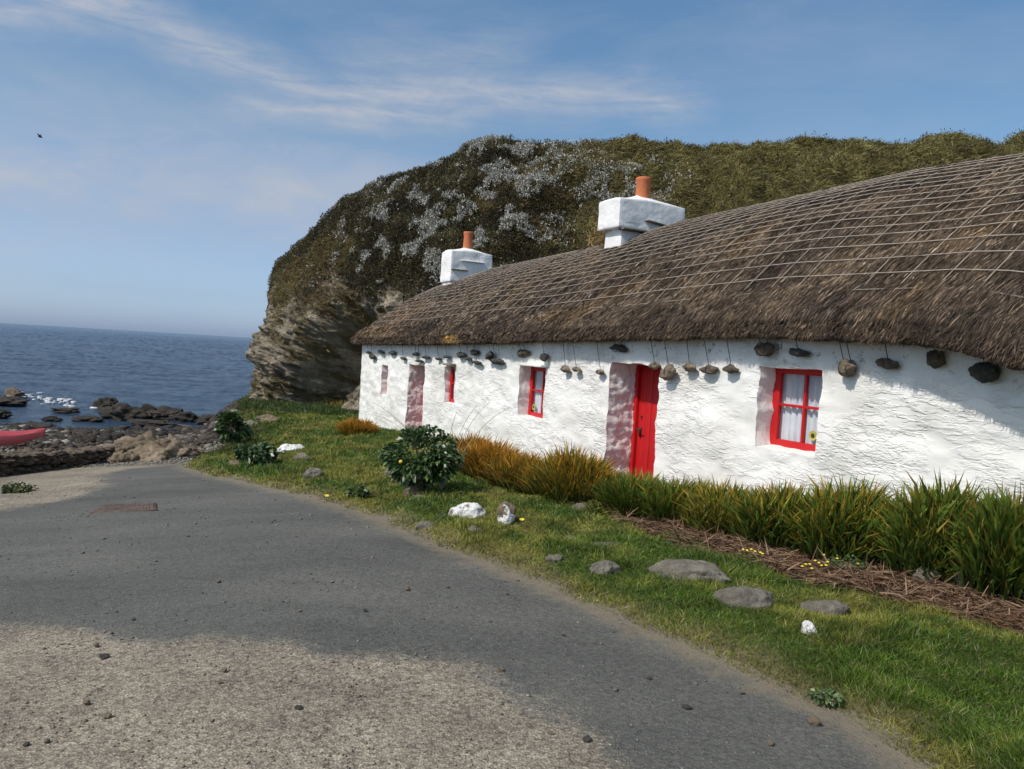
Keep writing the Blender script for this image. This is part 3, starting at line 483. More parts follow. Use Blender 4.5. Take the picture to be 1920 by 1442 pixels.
n = 52000; P, Nn, k = hsamp(n, silv * veg + .003 * (1 - rockm) * (t_ < 14)); cl = fbm(P, 3, 2, .5, 72); ok = cl > -.35; P = P[ok]; Nn = Nn[ok]; n = len(P); tone = rng.uniform(.5, 1.2, (n, 1)); c_ = np.array([.46, .45, .40]) * tone; D = np.array([-.1, 0, 1.]) + rng.normal(size=(n, 3)) * .8
tag(blades('silver_foliage', P + Nn * rng.uniform(.03, .2, (n, 1)), D, rng.uniform(.05, .10, n), rng.uniform(.03, .055, n), rng.normal(size=(n, 3)) * .02, c_ * .8, c_, M['silver'], prof=(.4, 1)), 'silvery white leaved plants in drifts across the headland', 'silver plants', kind='stuff')
# ------------------------------------------------------------------ cottage
SEND = 20.9; HALF = 2.58
cottage = empty('cottage', (float(C0[0]), float(C0[1]), -.8)); tag(cottage, 'long whitewashed stone cottage with roped thatch roof, red door and red windows', 'cottage')
def cpart(o):
    o.location = (-C0[0], -C0[1], .8); return o
def addp(name, V, Fs, mat, parent=cottage, **kw):
    o = mesh_np(name, V, Fs, mat, parent, **kw)
    if parent is cottage: o.location = (-C0[0], -C0[1], .8)
    return o
def O(pxl, pxr, pyt, pyb, dep, kind, pyl=None):
    sl = wallpt(pxl, (pyt + pyb) / 2)[0]; sr = wallpt(pxr, (pyt + pyb) / 2)[0]; zt = wallpt((pxl + pxr) / 2, pyt)[1]; zb_ = wallpt(pxr, pyb)[1]
    return dict(s0=sl, s1=sr, z0=wallpt(pxr, pyb, -dep)[1], z1=zt, d=dep, k=kind)
OPS = [O(714.5, 726, 685, 739, .26, 'slit'), O(763, 793, 684, 823, .5, 'door'), O(833, 852, 687, 757, .15, 'win'), O(972, 1019, 688, 787, .235, 'win'), O(1137, 1231, 682, 900, .50, 'door'), O(1418, 1537, 690, 853, .25, 'win')]
for o in OPS:
    if o['k'] == 'door': o['z0'] = -1.4
print([{k: (round(v, 2) if k != 'k' else v) for k, v in o.items()} for o in OPS])
# eave line
EAV = [(668, 645), (740, 646), (800, 646), (900, 644), (1000, 641), (1200, 637), (1400, 633), (1560, 637), (1700, 644), (1790, 660), (1850, 678), (1895, 694), (1925, 694)]
def oq(s): return .26 + .22 * ss(17.0, 18.9, np.asarray(s, float))
es = []
for (px, py) in EAV:
    q = .26
    for it in range(4): s_, z_ = wallpt(px, py, q); q = float(oq(s_))
    es.append((s_, z_))
es = np.array(es); 
def ez(s): return np.interp(s, es[:, 0], es[:, 1]) + .012 * np.sin(np.asarray(s) * 5.1) * 0
RID = [(830, 535), (930, 503), (1120, 464), (1280, 416), (1500, 369), (1730, 319), (1920, 290)]
rsz = np.array([wallpt(px, py, -HALF) for px, py in RID]); print('ridge', rsz.round(2).tolist(), 'eave', es.round(2).tolist())
def rz_(s): return np.interp(s, np.append(rsz[:, 0], 22), np.append(rsz[:, 1], rsz[-1, 1] - .03))
# wall with openings
def lin(a, b, st): n = max(2, int(round((b - a) / st)) + 1); return np.linspace(a, b, n)
cuts = sorted([0] + [v for o in OPS for v in (o['s0'], o['s1'])] + [SEND]); sc_ = np.concatenate([lin(a, b, .04)[:-1] for a, b in zip(cuts[:-1], cuts[1:])] + [[SEND]])
zc_all = sorted(set([-1.4, 2.25] + [v for o in OPS for v in (o['z0'], o['z1'])])); zs_ = np.concatenate([lin(a, b, .035)[:-1] for a, b in zip(zc_all[:-1], zc_all[1:])] + [[2.25]])
S, Z = np.meshgrid(sc_, zs_, indexing='ij'); sN, zN = S.shape
def woff(s, z):
    P = np.stack([s * 1.0, z * 2.3, 0 * s], 1); Pb = np.stack([s, z * 3.2, 0 * s + 4], 1)
    return .030 * fbm(P, .9, 3, .5, 81) + .010 * fbm(P, 3.2, 4, .6, 82) + .0045 * ridg(Pb, 2.2, 3, 83) - .006 + .10 * (1 - ss(-.6, .3, z)) * 0
def edgej(s, z):                                       # wavy opening edges
    P = np.stack([s * 2, z * 5, 0 * s], 1); return .022 * fbm(P, 1.0, 3, .6, 84), .016 * fbm(P, 1.3, 3, .6, 85)
s_f = S.ravel(); z_f = Z.ravel(); js, jz = edgej(s_f, z_f); topf = 1 - ss(1.9, 2.2, z_f)
inn_ = (s_f > .1) & (s_f < SEND - .1)
V = W(s_f + js * inn_, woff(s_f, z_f), z_f + jz)
f = grid_faces(sN, zN); cs = s_f[f].mean(1); cz = z_f[f].mean(1); kp = np.ones(len(f), bool)
kp &= cz < np.interp(cs, es[:, 0], es[:, 1]) + .28
for o in OPS: kp &= ~((cs > o['s0']) & (cs < o['s1']) & (cz > o['z0']) & (cz < o['z1']))
f = f[kp]; walls = [(V, f)]
# end gables and back
def quad(pts): return np.array(pts, float), np.array([[0, 1, 2, 3]])
nq = 60; qq = np.linspace(0, -2 * HALF, nq); 
for send, sgn_ in ((0, 1), (SEND, -1)):
    zz_ = np.linspace(-1.4, 2.4, 90); Qg, Zg = np.meshgrid(qq, zz_, indexing='ij'); zt = ez(send) + .2 + (rz_(send) - ez(send) - .35) * (1 - np.abs(Qg + HALF) / HALF); Zg2 = np.minimum(Zg, zt) if False else -1.4 + (Zg + 1.4) / 3.8 * (zt + 1.4)
    Pn = np.stack([Qg.ravel(), Zg2.ravel() * 2, 0 * Qg.ravel()], 1); Vg = W(send - sgn_ * .02 * fbm(Pn, 1.5, 4, .6, 86), Qg.ravel(), Zg2.ravel()); walls.append((Vg, grid_faces(nq, 90)))
Vb = W(np.array([0, SEND, SEND, 0.]), np.full(4, -2 * HALF), np.array([-1.4, -1.4, 2.0, 2.0])); walls.append((Vb, np.array([[0, 1, 2, 3]])))
n0 = 0; VV = []; FF = []
for a, b in walls: VV.append(a); FF.append(b + n0); n0 += len(a)
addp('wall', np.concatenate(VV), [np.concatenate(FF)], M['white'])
# reveals
def reveal(o, name):
    ii = np.where((sc_ >= o['s0'] - 1e-6) & (sc_ <= o['s1'] + 1e-6))[0]; jj = np.where((zs_ >= o['z0'] - 1e-6) & (zs_ <= o['z1'] + 1e-6))[0]
    idx = lambda i, j: i * zN + j
    left = [idx(ii[0], j) for j in jj]; top = [idx(i, jj[-1]) for i in ii]; right = [idx(ii[-1], j) for j in jj[::-1]]; bot = [idx(i, jj[0]) for i in ii[::-1]]
    VV = []; FF = []; n0 = 0; mi = []
    for w_, (loop, m_) in enumerate(((left, 1), (top, 0), (right, 1), (bot, 0))):
        P0 = V[loop]; n = len(loop); K = 17; G = np.empty((n, K, 3)); nv = np.array([NI[0], NI[1], 0])
        for k in range(K):
            t = k / (K - 1); G[:, k] = P0 + nv * (o['d'] + .04) * t
        G[:, 1:] += (np.array([AN[0], AN[1], 0]) * 1.0)[None, None] * (.022 * fbm(G[:, 1:].reshape(-1, 3) * [1.3, 1.3, 2.2], 7, 5, .6, 87).reshape(n, K - 1, 1) * (1.0 if o['k'] == 'door' else .45)) * (1 if w_ in (0, 2) else 0)
        if w_ == 3: G[:, :, 2] += np.linspace(0, .03, K)[None]
        VV.append(G.reshape(-1, 3)); fg = grid_faces(n, K) + n0; FF.append(fg); n0 += n * K; mi += [m_] * len(fg)
    big = o['k'] == 'door' or o['k'] == 'slit'
    return addp(name, np.concatenate(VV), [np.concatenate(FF)], [M['white'], M['pink'] if o['k'] == 'door' else M['reveal']], mi=mi)
A3 = np.array([AN[0], AN[1], 0]); N3 = np.array([NI[0], NI[1], 0]); Z3 = np.array([0, 0, 1.0])
def wbox(mb, s0, s1, z0, z1, q0, q1):
    c = W(np.array((s0 + s1) / 2), np.array((q0 + q1) / 2), (z0 + z1) / 2); mb.box(c, A3 * (s1 - s0), N3 * abs(q1 - q0), Z3 * (z1 - z0))
def bevel(o, w=.004):
    m_ = o.modifiers.new('b', 'BEVEL'); m_.width = w; m_.segments = 2; m_.limit_method = 'ANGLE'; return o
kw = 0
for o in OPS:
    reveal(o, 'doorway_reveal' if o['k'] == 'door' else 'window_reveal')
    s0, s1, z0, z1, d = o['s0'], o['s1'], o['z0'], o['z1'], o['d']; mid = (s0 + s1) / 2
    if o['k'] in ('win', 'slit'):
        fr = .085; e = .03; mb = MB(); q0 = -d - .03; q1 = -d + .02
        wbox(mb, s0 - e, s0 + fr, z0 - e, z1 + e, q0, q1); wbox(mb, s1 - fr, s1 + e, z0 - e, z1 + e, q0, q1)
        wbox(mb, s0 + fr, s1 - fr, z1 - fr * .75, z1 + e, q0, q1 - .003); wbox(mb, s0 + fr, s1 - fr, z0 - e, z0 + fr * 1.1, q0, q1 - .003)
        wobj = bevel(addp('window', np.concatenate(mb.V), [np.concatenate(mb.F)], M['red'], smooth=False)); kw += 1
        def sub(name, mb, mat, bev=True):
            x_ = mesh_np(name, np.concatenate(mb.V), [np.concatenate(mb.F)], mat, wobj, False); return bevel(x_, .002) if bev else x_
        mb = MB(); zm = z0 + (z1 - z0) * .54; wbox(mb, mid - .014, mid + .014, z0 + fr * 1.1, z1 - fr * .75, q0 + .004, q1 - .008); sub('glazing_bar', mb, M['red'])
        mb = MB(); wbox(mb, s0 + fr, mid - .014, zm - .014, zm + .014, q0 + .004, q1 - .009); wbox(mb, mid + .014, s1 - fr, zm - .014, zm + .014, q0 + .004, q1 - .009); sub('crossbar', mb, M['red'])
        for (a, b) in ((s0 + fr, mid), (mid, s1 - fr)):
            for (c, e2) in ((z0 + fr, zm), (zm, z1 - fr * .7)):
                Vq = W(np.array([a, b, b, a]), np.full(4, -d - .012), np.array([c, c, e2, e2])); mesh_np('pane', Vq, [np.array([[0, 1, 2, 3]])], M['glass'], wobj, False)
        for sgn2, (a, b) in ((1, (s0 + fr * .5, mid - .005)), (-1, (mid + .005, s1 - fr * .5))):
            ns = 50; u = np.linspace(0, 1, ns); zq = np.linspace(z0 - .02, z1 + .02, 24); U, Zq = np.meshgrid(u, zq, indexing='ij'); hgt = (Zq - z0) / (z1 - z0)
            gather = .12 * (1 - hgt) * sgn2 * 0; ssv = a + (b - a) * U; qv = -d - .06 + .018 * np.sin(U * 6.28 * 4.3 + 1.5 * hgt + (0 if sgn2 > 0 else 1.3)) + .008 * np.sin(U * 6.28 * 9 + 2 * hgt)
            mesh_np('curtain', W(ssv.ravel(), qv.ravel(), Zq.ravel()), [grid_faces(ns, 24)], M['curtain'], wobj)
        if s0 > 10 or (8 < s0 < 11):
            pass
        if d in (.25, .235):
            cs_ = (s1 - fr - .20) if d == .25 else (s0 + fr + .07); czz = z0 + fr + .10; mb = MB(); cc = W(np.array(cs_), np.array(-d + .0), czz)
            for k in range(14):
                a = k / 14 * 6.283; dr_ = A3 * math.cos(a) + Z3 * math.sin(a); pr = -A3 * math.sin(a) + Z3 * math.cos(a); Vp = np.array([cc + dr_ * .02 - pr * .009, cc + dr_ * .05 - pr * .011, cc + dr_ * .06 + pr * .0, cc + dr_ * .05 + pr * .011, cc + dr_ * .02 + pr * .009]) - N3 * .004; Vp = np.concatenate([Vp, Vp + N3 * .004]); mb.V.append(Vp); n_ = mb.n; mb.n += 10; mb.F.append(np.array([[0, 1, 3, 4], [1, 2, 2, 3], [5, 9, 8, 6]])[[0, 2]] + n_); mb.F.append(np.array([[1, 2, 7, 6]]) + n_)
            so = mesh_np('sunflower', np.concatenate(mb.V), [np.concatenate(mb.F)], M['sunpetal'], wobj, False)
            t_ = np.linspace(0, 6.283, 17)[:-1]; ring = np.array([cc + (A3 * math.cos(a) + Z3 * math.sin(a)) * .024 - N3 * .008 for a in t_]); Vc = np.concatenate([ring, [cc - N3 * .014]]); mesh_np('sunflower_centre', Vc, [np.array([[i, (i + 1) % 16, 16] for i in range(16)])], M['dark'], wobj, False)
        # near-black panel, painting the shade of the unlit room behind
        mb = MB(); wbox(mb, s0 - .1, s1 + .1, z0 - .1, z1 + .1, -d - .5, -d - .48); sub('room_dark_panel', mb, M['dark'], False)
    else:
        zg = -1.2; mb = MB(); nb_ = 7; qd = -d + .0
        wdt = (s1 - s0) - .11
        for k in range(nb_):
            a = s0 + .06 + wdt * k / nb_; wbox(mb, a + .003, a + wdt / nb_ - .003, zg, z1 - .03, qd - .03, qd + .004 * (k % 2))
        wbox(mb, s0 + .062, s1 - .052, zg + .01, z1 - .032, qd - .028, qd - .006)
        dobj = bevel(addp('door', np.concatenate(mb.V), [np.concatenate(mb.F)], M['doorred'], smooth=False), .003)
        mb = MB(); wbox(mb, s0 - .03, s0 + .058, zg, z1 + .03, qd - .03, qd + .05); wbox(mb, s1 - .048, s1 + .03, zg, z1 + .03, qd - .03, qd + .05); wbox(mb, s0 + .058, s1 - .048, z1 - .028, z1 + .03, qd - .03, qd + .048)
        bevel(mesh_np('door_frame', np.concatenate(mb.V), [np.concatenate(mb.F)], M['red'], dobj, False), .004)
        if d == .5 and s0 > 8:
            # small window light in the door, latch and handle
            mb = MB(); wbox(mb, s0 + .62, s1 - .16, z1 - .95, z1 - .25, qd + .004, qd + .012); mesh_np('door_light', np.concatenate(mb.V), [np.concatenate(mb.F)], M['curtain'], dobj, False)
            mb = MB(); hz_ = 1.6 - 1.02; c = W(np.array(s0 + .15), np.array(qd + .02), hz_); mb.box(c, A3 * .035, N3 * .012, Z3 * .14); mb.tube([c - N3 * .01 + Z3 * .03, c - N3 * .06 + Z3 * .03, c - N3 * .06 + Z3 * .03 + A3 * .10], .011, 8); mesh_np('handle', np.concatenate(mb.V), [np.concatenate(mb.F)], M['iron'], dobj, False)
            mb = MB(); c = W(np.array(s0 + .16), np.array(qd + .02), hz_ + .22); V_, F_ = rock_geo((.035, .035, .035), 3, 2, .02, 0); mb.add(V_ + c, F_); mesh_np('lock', np.concatenate(mb.V), [np.concatenate(mb.F)], M['iron'], dobj)
# lintel slabs over W3 and W2
for (px, py, w_, h_) in ((1004, 685, 52, 5), (848, 684, 26, 6)):
    s_, z_ = wallpt(px, py); m_ = pxm(W(np.array(s_), np.array(0.), z_)); Vr, Fr = rbox((w_ / m_ * .9, .12, .022), .015, 9, .012, px, 6)
    Rm = np.stack([A3, -N3, Z3], 0); addp('lintel', Vr @ Rm + W(np.array(s_), np.array(.0), z_), [Fr], M['white'] if px > 900 else M['stone'])

# ------------------------------------------------------------------ roof
NS = 520; svals = np.linspace(-.28, SEND + .35, NS); q_o = oq(svals)[:, None]; e_ = ez(svals)[:, None]; r_ = rz_(svals)[:, None]
prof_in = [(-.12, .22, 'i'), (-.04, .10, 'i')]
us = np.concatenate([[0], np.linspace(.008, 1, 84)])
def slope(u):                                          # 0..1 height fraction over the run
    return .80 * u + .20 * np.sin(u * np.pi / 2) + .05 * np.sin(np.pi * u)
def roofpt(s, u):
    """outer surface of the thatch on the front slope"""
    s = np.asarray(s, float); u = np.asarray(u, float); o_ = oq(s); e = ez(s); r = rz_(s); 
    q = o_ - u * (o_ + HALF); lip = .15; z = e + lip + (r - e - lip) * (slope(u)) / (.80 + .20)
    st = .075 * (1 - ss(.115, .128, u)); z = z + st * 1.0                         # lower course stands proud
    z = z + .03 * np.sin(s * .9 + 1.0) * np.sin(np.pi * u) 
    endr = np.clip((.45 - (s + .28)) / .45, 0, 1); z = z - .30 * endr ** 2 * (.35 + .65 * u) ; en2 = np.clip((s - (SEND + .35 - .45)) / .45, 0, 1); z = z - .25 * en2 ** 2
    return q, z
rows = []
rows.append((np.full(NS, -.10), ez(svals) + .20)); rows.append((np.full(NS, .02), ez(svals) + .05)); rows.append((oq(svals) * .55, ez(svals) + .012)); rows.append((oq(svals) - .05, ez(svals) - .005)); rows.append((oq(svals) + .02, ez(svals) + .05))
for u in us: rows.append(roofpt(svals, np.full(NS, u)))
for k in range(1, 14):                                 # back slope mirrored
    u = 1 - k / 13 * .99; q, z = roofpt(svals, np.full(NS, u)); rows.append((-2 * HALF - q, z))
Qr = np.stack([r[0] for r in rows], 1); Zr = np.stack([r[1] for r in rows], 1); NR = len(rows)
Vr = W(np.repeat(svals, NR), Qr.ravel(), Zr.ravel())
nz = .020 * fbm(Vr, 1.1, 3, .5, 91) + .014 * fbm(Vr * [1, 1, .6], 5, 4, .6, 92); wfac = np.tile(np.where(np.arange(NR) < 2, 0, 1), NS); Vr[:, 2] += nz * wfac; Vr[:, :2] -= NI * (nz * wfac * .6)[:, None]
fr_ = grid_faces(NS, NR); VVr = [Vr]; FFr = [fr_]; 
# gable ends of the thatch
for i in (0, NS - 1):
    loop = np.arange(NR) + i * NR; c = Vr[loop].mean(0) + np.array([0, 0, -.1]); base_ = len(Vr) + (0 if i == 0 else 1); VVr.append(c[None]); FFr.append(None) if False else None
    tri = np.stack([loop[:-1], loop[1:], np.full(NR - 1, base_)], 1); walls.append(tri)
tris = np.concatenate([walls[-2], walls[-1]])
addp('thatch_roof', np.concatenate(VVr), [fr_, tris], M['thatch'])
roofo = cottage.children[-1] if False else [o for o in COL.objects if o.name.startswith('thatch_roof')][0]
def rsub(o): return o
# straw stalks
n = 520000; a_ = rng.uniform(0, 1, n); s = -.25 + (SEND + .5) * a_ ** .62; u = rng.uniform(0, 1, n) ** 1.35; q, z = roofpt(s, u); P = W(s, q, z)
q2, z2 = roofpt(s, np.clip(u - .02, 0, 1)); P2 = W(s, q2, z2); dn = unit(P2 - P); dn[u < .02] = unit(np.array([[-NI[0] * .6, -NI[1] * .6, -.8]])); nrm = unit(np.cross(dn, A3)); nrm *= np.sign(nrm[:, 2:3] + 1e-9)
lump = fbm(P, 1.0, 3, .5, 93) ; swirl = .22 * fbm(P, .7, 2, .5, 94) - .18
D = dn + A3 * (swirl + .16 * rng.normal(size=n))[:, None] + nrm * (.06 + .08 * rng.normal(size=n) + .06 * lump)[:, None]
nzv = .020 * fbm(P, 1.1, 3, .5, 91) + .014 * fbm(P * [1, 1, .6], 5, 4, .6, 92); P = P + np.array([0, 0, 1]) * nzv[:, None] + nrm * rng.uniform(-.01, .02, (n, 1)) - np.concatenate([NI, [0]]) * (nzv * .6)[:, None]
dist = np.linalg.norm(P - EYE, axis=1); L = rng.uniform(.05, .15, n); wd = np.maximum(.0036, .00052 * dist) * rng.uniform(.7, 1.3, n)
hue = ss(-.5, .6, fbm(P, .8, 3, .5, 95) + .35 * rng.normal(size=n))[:, None]; tone = np.exp(.65 * rng.normal(size=(n, 1)) - .05) * (.75 + .5 * ss(-.4, .4, fbm(P, 2.2, 3, .6, 96)))[:, None]
c_ = (np.array([.080, .059, .046]) * (1 - hue) + np.array([.162, .118, .080]) * hue) * tone; gold = ss(.35, .6, fbm(P, .5, 2, .5, 97))[:, None] * .28; c_ = c_ * (1 - gold) + np.array([.25, .16, .07]) * tone * gold
far_b = (1 - ss(1.5, 6, s))[:, None] * (1 - ss(.25, .6, u))[:, None] * .4; c_ = c_ * (1 - far_b) + np.array([.23, .15, .09]) * tone * far_b
blades('straw', P - D * (L * .4)[:, None], D, L, wd, -nrm * .01, c_ * .8, c_ * 1.2, M['straw'], roofo, prof=(1, .9))
# eave fringe
n = 110000; s = -.25 + (SEND + .5) * rng.uniform(0, 1, n) ** .65; tq = rng.uniform(0, 1, n); qf = oq(s) * (.35 + .65 * tq ** .6) + .02; zf = ez(s) + .05 + .13 * tq * rng.uniform(0, 1, n); P = W(s, qf, zf)
clump = fbm(np.stack([s * 3, 0 * s, 0 * s], 1), 1, 3, .6, 98); L = rng.uniform(.05, .11, n) * (1 + .5 * clump); D = np.array([-NI[0] * .55, -NI[1] * .55, -.85]) + A3 * (-.22 + .25 * clump + .22 * rng.normal(size=n))[:, None] + rng.normal(size=(n, 3)) * .12
dist = np.linalg.norm(P - EYE, axis=1); tone = np.exp(.5 * rng.normal(size=(n, 1))); c_ = .72 * (np.array([.085, .062, .048]) + np.array([.07, .05, .03]) * ss(-.3, .5, clump + .4 * rng.normal(size=n))[:, None]) * tone
gs = np.exp(-((s - wallpt(868, 640)[0]) / .35) ** 2)[:, None]; c_ = c_ * (1 - .8 * gs) + np.array([.42, .26, .09]) * .8 * gs * tone
blades('eave_fringe', P - unit(D) * (L * .35)[:, None], D, L, np.maximum(.0055, .0011 * dist) * rng.uniform(.7, 1.3, n), rng.normal(size=(n, 3)) * .012, c_ * .8, c_ * 1.2, M['straw'], roofo, prof=(1, .9))
# rope net
mb = MB()
def ropeat(s, u, off=.034):
    s = np.asarray(s, float); u = np.asarray(u, float); q, z = roofpt(s, u); P = W(s, q, z)
    q2, z2 = roofpt(s, np.clip(u + .01, 0, 1.0)); q1, z1 = roofpt(s, np.clip(u - .01, 0, 1)); tq = q2 - q1; tz = z2 - z1; ln = np.sqrt(tq ** 2 + tz ** 2) + 1e-9; nq, nz_ = tz / ln, -tq / ln; return P + np.concatenate([-NI[None] * (nq * off)[:, None], (nz_ * off)[:, None]], 1)
LU = [.10, .195, .27, .335, .395, .45, .505, .56, .61, .66, .71, .76, .805, .85, .895, .935, .97]
for k, u0 in enumerate(LU):
    s = np.linspace(-.2, SEND + .3, 240); u = u0 + .008 * fbm(np.stack([s, 0 * s + k * 3.1, 0 * s], 1), .3, 2) ; mb.tube(ropeat(s, u, .034 if k > 0 else .012), .0048 if k > 0 else .0035, 5)
s0 = .1; k = 0; RJ = random.Random(5)
while s0 < SEND:
    u = np.linspace(.09 + RJ.uniform(-.01, .03), 1, 46); s = s0 + .02 * np.sin(u * 5 + k) + RJ.uniform(-.04, .04) * (1 - u); mb.tube(ropeat(s, u, .028), .0046, 5); s0 += .42 + RJ.uniform(-.05, .05); k += 1
V_ = np.concatenate(mb.V); mesh_np('rope_net', V_, [np.concatenate(mb.F)], M['rope'], roofo)

# chimneys
def chimney(s, zb, zt, ws, wn, pot_top, pot_r, seed, stack):
    c = W(np.array(s), np.array(-HALF), 0.0); Rm = np.stack([A3, N3, Z3], 0); h = zt - zb
    Vc, Fc = rbox((ws / 2, wn / 2, h / 2), .035, 30, .020, seed, 2.0)
    top = np.clip((Vc[:, 2] - h * .3) / (h * .2), 0, 1); rr_ = np.sqrt((Vc[:, 0] / (ws / 2)) ** 2 + (Vc[:, 1] / (wn / 2)) ** 2); Vc[:, 2] += top * (.10 * (1 - np.clip(rr_, 0, 1.3) / 1.3) - .03 * rr_) + top * .07 * np.exp(-(rr_ / .32) ** 2)
    Vc[:, 2] -= (Vc[:, 2] < -h * .3) * .02 * np.sin(Vc[:, 1] * 3)
    Vc = Vc @ Rm + c + np.array([0, 0, (zb + zt) / 2]); ch = addp('chimney', Vc, [Fc], M['chimwhite'])
    if stack:
        Vs, Fs = rbox((ws / 2 - .09, wn / 2 - .13, .6), .04, 12, .02, seed + 1, 2.5); mesh_np('stack', Vs @ Rm + c + np.array([0, 0, zb - .52]), [Fs], M['chimwhite'], ch)
    a = np.linspace(0, 6.2832, 33)[:-1]; H_ = pot_top - zt; prof = [(pot_r * .98, -.02), (pot_r * 1.0, H_ * .1), (pot_r * .92, H_ * .8), (pot_r * 1.02, H_ * .86), (pot_r * 1.04, H_ * .97), (pot_r * .98, H_), (pot_r * .8, H_), (pot_r * .78, H_ * .4)]
    Vp = np.concatenate([np.stack([np.cos(a) * r, np.sin(a) * r, a * 0 + z_], 1) for r, z_ in prof]); Fp = np.concatenate([np.stack([np.arange(32) + k * 32, (np.arange(32) + 1) % 32 + k * 32, (np.arange(32) + 1) % 32 + (k + 1) * 32, np.arange(32) + (k + 1) * 32], 1) for k in range(len(prof) - 1)])
    mesh_np('chimney_pot', Vp + c + np.array([0, 0, zt + .06]), [Fp], M['terracotta'], ch)
    return ch, c, Rm
def slate(ch, c, Rm, off, size, mat, rot=0):
    Vs, Fs = rbox(np.array(size) / 2, min(size) * .4, 8, .006, 3, 8); cr_, sr = math.cos(rot), math.sin(rot); Rr = np.array([[1, 0, 0], [0, cr_, sr], [0, -sr, cr_]]); mesh_np('drip_slate', (Vs @ Rr + np.array(off)) @ Rm + c, [Fs], mat, ch)
sA = 11.05; ch, c, Rm = chimney(9.95, 4.0, 4.60, .74, 1.50, 5.02, .145, 5, True)
slate(ch, c, Rm, (.37 + .02, .12, 4.17), (.16, .62, .03), M['stone'], -.10); slate(ch, c, Rm, (.33, -.30, 4.00), (.2, .75, .04), M['stone'], 0)
ch, c, Rm = chimney(1.4, 3.50, 4.44, .80, 1.30, 4.96, .14, 8, False)
slate(ch, c, Rm, (.41, .0, 4.13), (.10, .72, .035), M['chimwhite'], 0); slate(ch, c, Rm, (.41, -.38, 3.86), (.10, .5, .03), M['stone'], 0)
Vs, Fs = rbox((.36, .6, .4), .04, 10, .02, 4, 2.5); mesh_np('stack', Vs @ Rm + c + np.array([0, 0, 3.45]), [Fs], M['chimwhite'], ch)
# loose straw tuft by the near chimney
n = 2600; P0 = W(np.array(9.3), np.array(-HALF + .05), 3.98); P = P0 + rng.normal(size=(n, 3)) * np.array([.22, .28, .05]) ; D = rng.normal(size=(n, 3)) * .6 + np.array([-.3, -.3, .35]); tone = rng.uniform(.5, 1.3, (n, 1))
blades('straw_tuft', P, D, rng.uniform(.12, .26, n), np.full(n, .015), rng.normal(size=(n, 3)) * .03, np.array([.26, .18, .08]) * tone, np.array([.40, .29, .13]) * tone, M['straw'], roofo)

